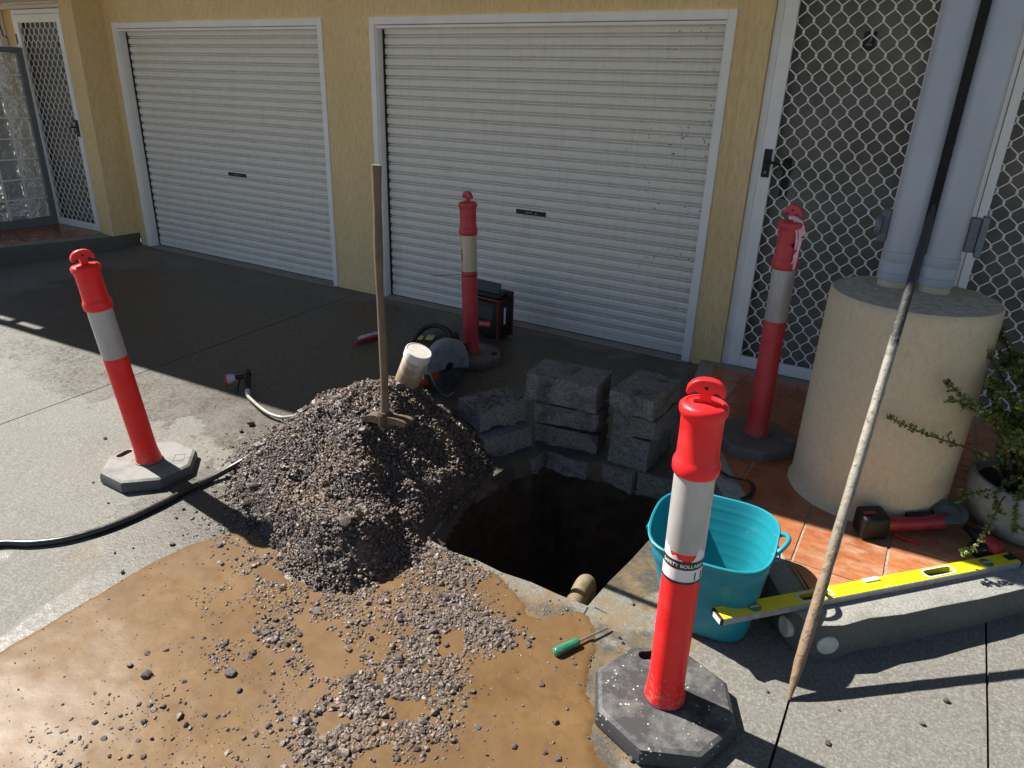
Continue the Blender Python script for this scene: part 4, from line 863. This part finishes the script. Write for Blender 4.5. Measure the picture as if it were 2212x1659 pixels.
# ------------------------------------------------------------------ jobsite radio, brush
rd = thing('jobsite_radio', 'black and red boxy jobsite radio standing against the wide roller door', 'radio', (-2.575, 4.135, gz(4.135)))
rd.rotation_euler = (0, 0, radians(-4)); DR = simple('radio_red', (.13,.006,.008), .45, var=.2)
m = MB(); m.obox((0,0,.15), (.118,.085,.135)); m.obj('case', MAT['black'], rd, bevel=.02, bseg=2, auto=50)
m = MB(); m.obox((0,0,.296), (.125,.09,.012)); m.obj('red_top', DR, rd, bevel=.008, auto=50)
m = MB(); m.obox((0,.0,.325), (.125,.088,.017)); ld = m.obj('lid', MAT['black'], rd, bevel=.01, auto=50)
m = MB(); m.obox((-.02,-.035,.372), (.107,.006,.040), (1,0,0), (0,.94,-.33), (0,.33,.94)); fl = m.obj('raised_flap', simple('slate_panel', (.035,.045,.055), .6), rd, bevel=.003)
m = text_mb('MX FUEL', .030, .01); A = Matrix((( 1,0,0),(0,.33,-.94),(0,.94,.33))); m.v = [tuple(A @ Vector((v[0], v[1], 0))+Vector((-.015,-.0428,.358))) for v in m.v]; m.obj('lettering', WHT, fl)
for sx in (-1, 1):
    m = MB(); m.tube([(sx*.112,-.082,.02),(sx*.112,-.082,.285)], .013, 10); m.tube([(sx*.112,.078,.02),(sx*.112,.078,.285)], .013, 10); 
    for k, yy in enumerate((-.082, .078)):
        q = MB(); q.tube([(sx*.112, yy, .015),(sx*.112, yy, .29)], .014, 10); q.obj('corner_bar', DR if sx > 0 else MAT['black'], rd, auto=60)
m = MB(); m.tube(smooth_path([(.10,.0,.335),(.13,-.01,.345),(.155,-.01,.335),(.155,-.01,.30)], 5), .016, 10); m.obj('handle', MAT['black'], rd, auto=60)
m = MB(); m.obox((-.005,-.0865,.115), (.052,.002,.02), (1,0,.12)); lg = m.obj('maker_badge', simple('badge_red', (.55,.03,.03), .5), rd)
m = text_mb('Milwaukee', .020, .008); m.v = [(v[0]-.005+v[1]*.25, -.0893, .115+v[1]+.12*v[0]) for v in m.v]; m.obj('lettering', WHT, lg)
m = MB(); m.obox((-.005,-.0862,.20), (.07,.002,.045)); m.obj('grille', simple('radio_grille', (.05,.05,.05), .6), rd)
m = MB(); m.box((.1195,-.03,.12),(.1225,-.01,.24)); m.obj('side_label', WHT, rd)
br = thing('brush', 'red handled hand brush with pale bristles lying on the shaded concrete', 'brush', (-3.255, 3.57, gz(3.57)+.004)); br.rotation_euler = (0, 0, radians(78))
P = smooth_path([(-.15,-.03,.006),(-.10,-.006,.014),(-.03,.0,.018),(.06,.0,.02),(.14,-.006,.018)], 6); m = MB(); m.tube(P, [.008+.010*min(1, i/10) for i in range(len(P))], 10, flat=.7); m.obj('red_handle', simple('brush_red', (.42,.02,.035), .5), br, auto=60)
q = MB()
for i in range(17):
    for j in range(3): x = -.05+.011*i; q.tube([(x, .012, .010+.007*j), (x+.002*sin(i*2.1), .048+.004*cos(i*1.3+j), .012+.010*j)], .0036, 5)
tag(q.obj('bristles', simple('bristle_white', (.62,.63,.72), .7), br), kind='stuff')

# ------------------------------------------------------------------ hoses
hz_ = thing('hose_nozzle', 'grey hose ending in a black spray nozzle at the edge of the shade', 'hose', (-3.30, 2.57, gz(2.55)))
def H(p): return Vector(p)-hz_.location
HG = simple('grey_hose', (.30,.28,.235), .3, var=.15); CHR = simple('silver_plastic', (.48,.48,.52), .35, var=.1)
hp = [(-3.232,2.492,-.055),(-3.20,2.468,-.050),(-3.14,2.442,-.046),(-3.01,2.398,-.050),(-2.91,2.380,-.055),(-2.82,2.385,-.050),(-2.70,2.405,-.01),(-2.62,2.42,.02)]
m = MB(); m.tube([H(p) for p in smooth_path(hp, 8)], .0095, 10); m.obj('hose_tube', HG, hz_, auto=60)
m = MB(); m.tube([H((-3.228,2.490,-.055)), H((-3.248,2.506,-.050)), H((-3.262,2.518,-.046))], [.0145,.016,.0145], 14); m.obj('hose_connector', CHR, hz_, auto=40)
m = MB(); m.tube([H((-3.262,2.518,-.046)), H((-3.285,2.538,-.040)), H((-3.335,2.580,-.022)), H((-3.368,2.608,-.006)), H((-3.384,2.62,.006))], [.015,.018,.021,.021,.014], 14); m.tube([H((-3.365,2.605,-.008)), H((-3.40,2.570,-.01)), H((-3.415,2.553,-.013))], [.016,.014,.014], 12); m.tube([H((-3.36,2.615,.0)), H((-3.385,2.635,.015))], [.016,.011], 10); m.obj('nozzle_body', MAT['black'], hz_, auto=50)
m = MB(); m.tube([H((-3.412,2.556,-.012)), H((-3.426,2.536,-.016)), H((-3.440,2.516,-.020))], [.021,.030,.031], 20); m.obj('spray_head', CHR, hz_, auto=40)
m = MB(); m.tube([H((-3.4395,2.5165,-.020)), H((-3.449,2.503,-.022))], [.035,.036], 22); m.obj('red_ring', simple('ring_red', (.40,.04,.025), .5), hz_, auto=40)
m = MB(); m.tube(smooth_path([H((-3.385,2.568,-.022)), H((-3.36,2.535,-.038)), H((-3.33,2.50,-.055)), H((-3.315,2.49,-.062))], 4), .005, 8); m.obj('trigger', MAT['black'], hz_, auto=60)
BHOSE = simple('black_hose', (.022,.022,.021), .3, var=.3, spec=.55)
hp = [(-3.20,.55,-.137),(-3.07,.90,-.125),(-2.966,1.017,-.121),(-2.853,1.088,-.119),(-2.760,1.184,-.115),(-2.695,1.33,-.109),(-2.668,1.50,-.102),(-2.665,1.62,-.097),(-2.660,1.70,-.092),(-2.645,1.80,-.085),(-2.60,1.93,-.045),(-2.52,2.03,.03)]
m = MB(); m.tube(smooth_path(hp, 9), .0145, 12); tag(m.obj('garden_hose', BHOSE, auto=60), 'black garden hose curving over the sunlit concrete into the heap', 'hose')
m = MB()

# ------------------------------------------------------------------ screwdriver
sd = thing('screwdriver', 'screwdriver with a green clear handle lying on the mud near the pit corner', 'screwdriver', (-.725, 1.766, gz(1.766)+.017))
u = Vector((.46,.89,.02)).normalized()
t_ = NT('green_clear_plastic'); co = t_.co('Object'); t_.set(t_.ramp(t_.noise(co, 40, 3), [(.3, (.012,.16,.085)), (.7, (.03,.26,.15))]), .18, spec=.6, **{'Coat Weight': .4})
m = MB(); vs = []; prof = [(-.098,.010),(-.094,.0145),(-.085,.0165),(-.06,.0160),(-.03,.0150),(-.008,.0158),(.0,.0145),(.004,.011)]; w = Vector((0,0,1)); s = u.cross(w).normalized(); w = s.cross(u)
for d, r in prof:
    for k in range(18):
        a = 2*pi*k/18; rr_ = r*(1-.10*(k % 3 == 0)*(-.09 < d < -.02)); vs.append(u*d+(s*cos(a)+w*sin(a))*rr_)
K = len(prof); fs = [(i*18+k, i*18+(k+1) % 18, i*18+18+(k+1) % 18, i*18+18+k) for i in range(K-1) for k in range(18)]+[tuple(range(18))[::-1], tuple(range((K-1)*18, K*18))]
m.add(vs, fs); m.obj('green_handle', t_.m, sd, auto=50)
ST = simple('chrome_steel', (.42,.40,.37), .3, .8, var=.2)
m = MB(); m.tube([u*.004, u*.115, u*.132-w*.001], [.0042,.0042,.0036], 10); m.tube([u*.131-w*.001, u*.143-w*.002], [.0045,.005], 8, flat=.3); m.obj('steel_shaft', ST, sd, auto=50)

# ------------------------------------------------------------------ teal flexible tub
tub = thing('tub', 'turquoise flexible plastic tub with two loop handles beside the pit', 'tub', (-.425, 2.205, gz(2.2)))
t_ = NT('turquoise_plastic'); co = t_.co('Object'); nn_ = t_.noise(co, 6, 5); cc = t_.ramp(nn_, [(.3, (.008,.20,.255)), (.7, (.014,.26,.32))]); cc = t_.mix(t_.ramp(t_.noise(co, 14, 7, .7), [(.62, 0.), (.8, .35)]), cc, (.24,.36,.35)); t_.set(cc, .42, spec=.45); TEAL = t_.m
def sq(a, e=3.4): c_, s_ = cos(a), sin(a); r = (abs(c_)**e+abs(s_)**e)**(-1/e); return r
SEG = 72; HT = .325
def tub_ring(r, z, ox=0, oy=0, rim=0.):
    out = []
    for k in range(SEG):
        a = 2*pi*k/SEG; q = r*sq(a); dz = rim*(.022*max(0, abs(cos(a)))**10) if rim else 0; out.append(Vector((q*cos(a)*.98+ox, q*sin(a)*1.04+oy, z+dz)))
    return out
rings = []
for z, r in ((.0,.140),(.004,.150),(.02,.156),(.08,.168),(.15,.182),(.22,.196),(.245,.201),(.25,.2035),(.285,.2095),(.29,.2085),(.315,.2145)): rings.append(tub_ring(r, z, .03*(1-z/HT), -.03*(1-z/HT)+0, z/HT))
rings.append(tub_ring(.2205, .322, 0, 0, 1)); rings.append(tub_ring(.2215, .326, 0, 0, 1)); rings.append(tub_ring(.2185, .329, 0, 0, 1)); rings.append(tub_ring(.2125, .327, 0, 0, 1))
for zi in np.linspace(.318, .012, 46):
    r = .140+(.2105-.140)*(zi/.32)**.85; k = min(abs(zi-q) for q in (.285,.245,.205,.165,.125,.085,.045)); r -= .0014*max(0, 1-k/.005); rings.append(tub_ring(r, zi, .03*(1-zi/HT), -.03*(1-zi/HT), zi/HT))
rings.append(tub_ring(.12, .006, .03, -.03)); vs = [v for R_ in rings for v in R_]; fs = [(i*SEG+k, i*SEG+(k+1) % SEG, i*SEG+SEG+(k+1) % SEG, i*SEG+SEG+k) for i in range(len(rings)-1) for k in range(SEG)]
fs += [tuple(range(SEG))[::-1], tuple(range((len(rings)-1)*SEG, len(rings)*SEG))]
m = MB(); m.add(vs, fs); o = m.obj('tub_body', TEAL, tub, auto=45); tub.rotation_euler = (0, 0, radians(6))
for sx in (1, -1):
    hz2 = (.318,.338,.352,.356) if sx > 0 else (.312,.296,.268,.258); hx = (.206,.224,.240,.246) if sx > 0 else (.209,.220,.218,.215)
    P = smooth_path([(sx*hx[0],-.062,hz2[0]),(sx*hx[1],-.056,hz2[1]),(sx*hx[2],-.030,hz2[2]),(sx*hx[3],.0,hz2[3]),(sx*hx[2],.030,hz2[2]),(sx*hx[1],.056,hz2[1]),(sx*hx[0],.062,hz2[0])], 5)
    m = MB(); m.tube(P, [.0085]*len(P), 10, flat=1.); 
    P2 = smooth_path([(sx*.205,-.048,.300),(sx*.222,-.040,.288),(sx*.229,.0,.282),(sx*.222,.040,.288),(sx*.205,.048,.300)], 4); m.tube(P2, .003, 8)
    m.obj('loop_handle', TEAL, tub, auto=60)

# ------------------------------------------------------------------ crowbar
A0 = Vector((-.055, 1.911, -.099)); A1 = Vector((-.012, 2.985, 1.318)); L = (A1-A0).length; u = (A1-A0)/L
cb = thing('crowbar', 'long mud-smeared steel crowbar leaning against the grey posts', 'crowbar', A0)
t_ = NT('muddy_bar'); co = t_.co('Object'); sx_ = t_.n('ShaderNodeSeparateXYZ'); t_.L(co, sx_.inputs[0]); n1 = t_.noise(co, 13, 7, .7); n2 = t_.noise(co, 48, 5, .65)
h = t_.math('ADD', t_.math('MULTIPLY', sx_.outputs[2], .9), t_.math('MULTIPLY', t_.math('SUBTRACT', n1, .5), .55)); c = t_.ramp(h, [(.0, (.20,.135,.08)), (.28, (.24,.17,.105)), (.42, (.21,.18,.14)), (.62, (.29,.265,.22)), (.84, (.27,.25,.215)), (.93, (.035,.035,.038))])
e = [x for x in t_.t.nodes if x.type == 'VALTORGB'][-1].color_ramp.elements
c = t_.mix(t_.ramp(n2, [(.56, 0.), (.66, .85)]), c, (.09,.075,.06)); t_.bump(t_.math('ADD', n1, t_.math('MULTIPLY', n2, .6)), .9, .008); t_.set(c, t_.ramp(n2, [(.3, .45), (.7, .85)]), spec=.4)
pts = [A0*0+u*(L*i/60) for i in range(61)]; rad = [.0185-.0035*i/60+.0011*nz(i*.31, 0, 1., 3)+(.0014*nz(i*.9, 2., 1., 3) if i < 40 else 0) for i in range(61)]
for i, f in enumerate((.30,.48,.68,.84,.94)): rad[i] *= f
for i, f in enumerate((.25,.55,.8)): rad[60-i] *= f
m = MB(); m.tube(pts, rad, 14); m.obj('steel_bar', t_.m, cb, auto=60)

# ------------------------------------------------------------------ spirit level
E0 = Vector((-.318, 1.968, .066)); E1 = Vector((.548, 2.905, .064)); u = (E1-E0).normalized(); L = (E1-E0).length
lv = thing('spirit_level', 'long yellow spirit level lying flat across the porch kerb', 'spirit level', (E0+E1)/2)
lv.rotation_euler = u.to_track_quat('X', 'Z').to_euler()
t_ = NT('yellow_paint'); co = t_.co('Object'); n1 = t_.noise(co, 7, 6, .7, stretch=(.5, 2, 1)); c = t_.ramp(n1, [(.35, (.74,.64,.008)), (.65, (.82,.74,.015))]); c = t_.mix(t_.ramp(t_.noise(co, 13, 6, .7, off=(2, 0, 0)), [(.6, 0.), (.72, .6)]), c, (.62,.57,.42)); t_.set(c, .38); YELLOW = t_.m
ALU = simple('scuffed_aluminium', (.33,.33,.34), .45, .3, var=.2, scale=40)
def rrect(cx, w, h, n=6):
    out = []
    for (sx, sy, a0) in ((1,1,0),(-1,1,90),(-1,-1,180),(1,-1,270)):
        for k in range(n+1): a = radians(a0+90*k/n); out.append((cx+sx*(w-h*.8)+h*.8*cos(a)*1., sy*h*.2+h*.8*sin(a)))
    return out
HOLES = [(-.262,.062,.0165),(.275,.062,.0165)]
def flat_with_holes(outer, holes, z0, z1):
    bm = bmesh.new(); ls = []
    for P in [outer, *holes]: ls.append([bm.verts.new((x, y, z1)) for x, y in P])
    es = [bm.edges.new((l[i-1], l[i])) for l in ls for i in range(len(l))]; bmesh.ops.triangle_fill(bm, edges=es, use_beauty=True)
    r = bmesh.ops.extrude_face_region(bm, geom=bm.faces[:]); 
    for g in r['geom']:
        if isinstance(g, bmesh.types.BMVert): g.co.z = z0
    bmesh.ops.recalc_face_normals(bm, faces=bm.faces); me = bpy.data.meshes.new('plate'); bm.to_mesh(me); bm.free(); return me
hw, hh = .030, .0125
link('yellow_body', flat_with_holes([(-L/2,-hw+.003),(L/2,-hw+.003),(L/2,hw-.003),(-L/2,hw-.003)], [rrect(*h_) for h_ in HOLES], -hh+.002, hh), YELLOW, lv)
m = MB(); m.box((-L/2,-hw,-hh),(L/2,-hw+.0029,hh-.0015)); m.obj('edge_rail', ALU, lv, bevel=.0008, bseg=1)
m = MB(); m.box((-L/2,hw-.0029,-hh),(L/2,hw,hh+.001)); m.obj('edge_rail', YELLOW, lv, bevel=.0008, bseg=1)
GRIP = simple('grip_white', (.62,.60,.55), .5, var=.1)
for (cx, w_, h_) in HOLES:
    link('hand_grip', flat_with_holes(rrect(cx, w_+.008, h_+.006), [rrect(cx, w_, h_)], hh-.002, hh+.0022), GRIP, lv)
    m = MB()
    for k in range(7): m.box((cx-w_+.012+.0155*k, -h_+.001, -hh+.003), (cx-w_+.020+.0155*k, -h_+.009, hh-.002))
    m.box((cx-w_,-h_-.004,-hh+.0021),(cx+w_,h_+.004,-hh+.0035)); m.obj('grip_ribs', MAT['black'], lv)
GLS = simple('vial_glass', (.10,.16,.15), .12, spec=.7)
for cx in (-.505, .50):
    m = MB(); m.lathe([(.024,.0),(.024,.0015),(.0205,.0022),(.0,.0022)], (cx, .0, hh-.0005), 28, capt=False); v_ = m.obj('vial', GLS, lv, auto=40); m = MB(); m.tube([(cx-.018,0,hh+.0025),(cx+.018,0,hh+.0025)], .0055, 10); m.obj('vial_tube', simple('vial_fluid', (.20,.30,.16), .1), v_, auto=50)
m = MB(); m.obox((-.008,.0205,hh+.002), (.034,.010,.004)); m.obj('centre_vial', simple('vial_housing', (.70,.66,.58), .4), lv, bevel=.003)
m = MB(); m.box((-L/2-.010,-hw,-hh),(-L/2,hw,hh+.001)); ec = m.obj('end_cap', MAT['black'], lv, bevel=.002)
m = MB(); m.box((-L/2-.0115,-hw+.004,-hh+.003),(-L/2-.0098,hw-.010,hh-.004)); m.obj('end_plate', GRIP, ec)
m = MB(); m.box((L/2,-hw,-hh),(L/2+.010,hw,hh+.001)); m.box((L/2-.04,-.012,hh+.0005),(L/2+.002,.018,hh+.004)); m.obj('end_cap', MAT['black'], lv, bevel=.002)
m = text_mb('120', .014, 0); m.v = [(v[0]+.055, v[1]-.012, hh+.0006) for v in m.v]; m.obj('print', MAT['black'], lv)

# ------------------------------------------------------------------ power tools by the column
gr = thing('angle_grinder', 'red and black cordless angle grinder with a worn disc against the column foot', 'grinder', (.19, 2.87, TP+.006))
TR = simple('tool_red', (.33,.022,.028), .45, var=.25)
m = MB(); m.obox((-.135,-.075,.055), (.055,.045,.047), (.80,.60,0), (-.55,.8,.15)); bt = m.obj('battery', MAT['black'], gr, bevel=.012, bseg=2, auto=50)
m = MB(); m.obox((-.15,-.094,.1055), (.024,.007,.0015), (.80,.60,0), (-.55,.8,.15)); m.obj('battery_badge', TR, bt)
m = MB(); m.tube(smooth_path([(-.085,-.04,.052),(-.03,-.005,.050),(.03,.035,.052),(.07,.065,.055),(.10,.09,.056)], 5), [.030]*3+[.027]*12+[.031]*6, 18); m.obj('red_body', TR, gr, auto=60)
m = MB(); m.tube([(-.02,.03,.074),(.06,.085,.078)], [.011,.012], 10); m.obj('paddle_switch', MAT['black'], gr, auto=60)
m = MB(); m.tube([(.095,.087,.055),(.115,.11,.056),(.128,.125,.054)], [.034,.036,.028], 16); m.lathe([(.028,-.01),(.03,.0),(.03,.03),(.022,.042)], (.125,.14,.045), 18, axis=(.05,-.25,.95)); m.obj('gear_head', simple('gear_grey', (.10,.10,.10), .5, .4), gr, auto=50)
m = MB(); m.lathe([(.0,.045),(.024,.045),(.026,.048),(.034,.0485),(.040,.0465),(.050,.0495),(.058,.047),(.0635,.048),(.064,.0505),(.050,.0525),(.036,.0520),(.027,.053),(.0225,.0505),(.0,.0505)], (.125,.14,.045), 44, axis=(.05,-.30,.95), capb=False, capt=False); m.obj('grinding_disc', simple('worn_disc', (.10,.115,.11), .6, var=.4), gr, auto=30)
pc = MB(); pc.tube([(.147,2.838,TP+.012),(.236,2.826,TP+.012)], .0055, 6); tag(pc.obj('pencil', simple('pencil_red', (.40,.02,.03), .5)), 'flat red carpenter pencil on the tiles before the grinder', 'pencil')
dr = thing('cordless_tool', 'small red and black cordless tool on the tiles under the pot', 'power tool', (.43, 2.93, TP+.006))
m = MB(); m.tube([(-.05,.055,.05),(-.02,.03,.045),(.0,.01,.04),(.025,-.005,.036)], [.014,.020,.027,.028], 14); m.obj('motor_body', MAT['black'], dr, auto=50)
m = MB(); m.tube([(.02,-.002,.036),(.05,-.02,.036),(.066,-.03,.036)], [.030,.032,.026], 16); m.obj('red_cap', TR, dr, auto=50)
m = MB(); m.obox((-.005,-.045,.024), (.026,.03,.022), (.85,-.5,0), (.5,.85,0)); m.obj('battery', MAT['black'], dr, bevel=.008, auto=50)
m = MB(); m.tube([(-.012,.06,.066),(.03,.022,.0655)], .0022, 6); m.tube([(.0,-.073,.032),(.022,-.058,.034)], .003, 6); m.obj('metal_trim', ST, dr)
sp = MB(); P = smooth_path([(-.62,2.985,TP+.012),(-.555,2.93,TP+.014),(-.50,2.915,TP+.02),(-.45,2.90,TP+.03),(-.418,2.86,TP+.03),(-.415,2.81,TP+.018),(-.44,2.765,TP+.010)], 5); sp.tube(P, .011, 8, flat=.25, up=(0,0,1)); tag(sp.obj('strap', MAT['black'], auto=60), 'black webbing strap lying on the shaded tiles behind the tub', 'strap')

# ------------------------------------------------------------------ potted jade bush
pot = thing('potted_plant', 'bushy small-leaved jade plant in a rounded grey concrete pot', 'potted plant', (.585, 3.20, TP+.006))
POT = simple('pot_concrete', (.34,.33,.30), .9, var=.22, scale=30, bump=.5, bscale=90)
m = MB(); m.lathe([(.150,.0),(.170,.01),(.205,.06),(.226,.12),(.232,.17),(.229,.205),(.222,.222),(.210,.224),(.203,.215),(.205,.19),(.19,.175)], seg=56, capt=True); m.obj('pot', POT, pot, auto=50)
m = MB(); m.lathe([(.0,.186),(.10,.188),(.198,.180)], seg=30, capb=False, capt=False); m.obj('soil', MAT['soil'], pot)
Rl = random.Random(21); stems = MB(); leaves = MB()
def leaf(p, d, size):
    d = d.normalized(); s = d.cross(Vector((Rl.uniform(-1,1), Rl.uniform(-1,1), Rl.uniform(-.2,1)))); 
    if s.length < .05: s = Vector((1,0,0))
    s.normalize(); nn = d.cross(s); w = size*.46; q = nn*size*.12
    leaves.add([p, p+d*size*.35-s*w*.7+q, p+d*size*.72-s*w+q, p+d*size-s*w*.35, p+d*size*1.04+nn*-.001, p+d*size+s*w*.35, p+d*size*.72+s*w+q, p+d*size*.35+s*w*.7+q, p+d*size*.55+nn*size*-.05],
               [(0,1,8),(1,2,8),(2,3,8),(3,4,8),(4,5,8),(5,6,8),(6,7,8),(7,0,8)])
def stem(pts, r0, r1, dens=1., size=.0155, start=.25):
    P = smooth_path(pts, 7); n = len(P); stems.tube(P, [r0+(r1-r0)*i/(n-1) for i in range(n)], 6)
    Ltot = sum((P[i+1]-P[i]).length for i in range(n-1)); k = max(4, int(Ltot/.0135*dens)); 
    for i in range(k):
        f = start+(1-start)*i/(k-1); j = min(n-2, int(f*(n-1))); p = P[j].lerp(P[j+1], f*(n-1)-j); t = (P[j+1]-P[j]).normalized(); a = Vector((Rl.uniform(-1,1), Rl.uniform(-1,1), Rl.uniform(-1,1))); a = (a-t*a.dot(t)).normalized()
        for sgn in (1, -1): leaf(p, (a*sgn+t*.5+Vector((0,0,.15))), size*Rl.uniform(.65, 1.2))
        if Rl.random() < .18 and .2 < f < .95:                    # short side twig with its own cluster
            e = p+(a*.8+t*.5).normalized()*Rl.uniform(.02, .045); stems.tube([p, e], [.0016,.001], 5)
            for _ in range(6): leaf(e.lerp(p, Rl.random()*.5), Vector((Rl.uniform(-1,1), Rl.uniform(-1,1), Rl.uniform(-.4,1))), size*Rl.uniform(.6, 1.05))
    for _ in range(4): leaf(P[-1], Vector((Rl.uniform(-1,1), Rl.uniform(-1,1), Rl.uniform(-.3,1))), size*Rl.uniform(.7, 1.1))
o_ = pot.location
def W_(*p): return Vector(p)-o_
stem([W_(.50,3.16,.22), W_(.42,3.06,.36), W_(.31,2.93,.455), W_(.14,2.845,.512), W_(.025,2.84,.545)], .0058, .0018, .62, .0165, .2)
stem([W_(.55,3.16,.22), W_(.46,3.05,.45), W_(.34,2.93,.60), W_(.24,2.86,.675), W_(.172,2.85,.722)], .005, .0016, .62, .0165, .35)
stem([W_(.53,3.16,.22), W_(.44,3.05,.42), W_(.33,2.94,.575), W_(.25,2.87,.645), W_(.195,2.84,.665)], .0045, .0016, .7, .016, .5)
stem([W_(.50,3.10,.24), W_(.46,2.96,.27), W_(.425,2.80,.225), W_(.395,2.73,.165), W_(.36,2.695,.150)], .003, .0014, 1.0, .0165, .35)
stem([W_(.45,3.10,.24), W_(.40,2.98,.28), W_(.35,2.95,.262), W_(.325,2.94,.250)], .003, .0013, .9, .0155, .3)
for i in range(100):
    a = Rl.uniform(0, 2*pi); r = Rl.uniform(.02, .13); p0 = Vector((r*cos(a), r*sin(a), .185)); th_ = Rl.uniform(-2.9, 1.9) if i < 84 else a; spread = Rl.uniform(.06, .30); hgt = Rl.uniform(.16, .70)
    mid = p0+Vector((cos(th_)*spread*.35, sin(th_)*spread*.35, hgt*.55)); end = p0+Vector((cos(th_)*spread, sin(th_)*spread, hgt)); tip = end+Vector((cos(th_)*.05, sin(th_)*.05, Rl.uniform(-.06, .04)))
    stem([p0, mid, end, tip], .0045, .0014, 1.15, .0205, .15)
for i in range(16):                                            # low sprays hanging over the rim
    th_ = Rl.uniform(-2.8, .2); rr_ = Rl.uniform(.20, .27); p0 = Vector((.10*cos(th_), .10*sin(th_), .19)); stem([p0, Vector((.17*cos(th_), .17*sin(th_), .27)), Vector((rr_*cos(th_), rr_*sin(th_), .23)), Vector(((rr_+.03)*cos(th_+.1), (rr_+.03)*sin(th_+.1), Rl.uniform(.10, .2)))], .0028, .0012, .95, .016, .3)
stems.obj('branches', simple('brown_twig', (.085,.045,.03), .7, var=.3), pot, smooth=True)
def m_leaf():
    t = NT('jade_leaf'); co = t.co('Object'); n = t.noise(co, 26, 4); c = t.ramp(n, [(.3, (.075,.11,.022)), (.55, (.145,.185,.04)), (.75, (.23,.26,.065))]); t.set(c, .38, spec=.45); return t.m
lo = leaves.obj('foliage', m_leaf(), pot); tag(lo, kind='stuff')
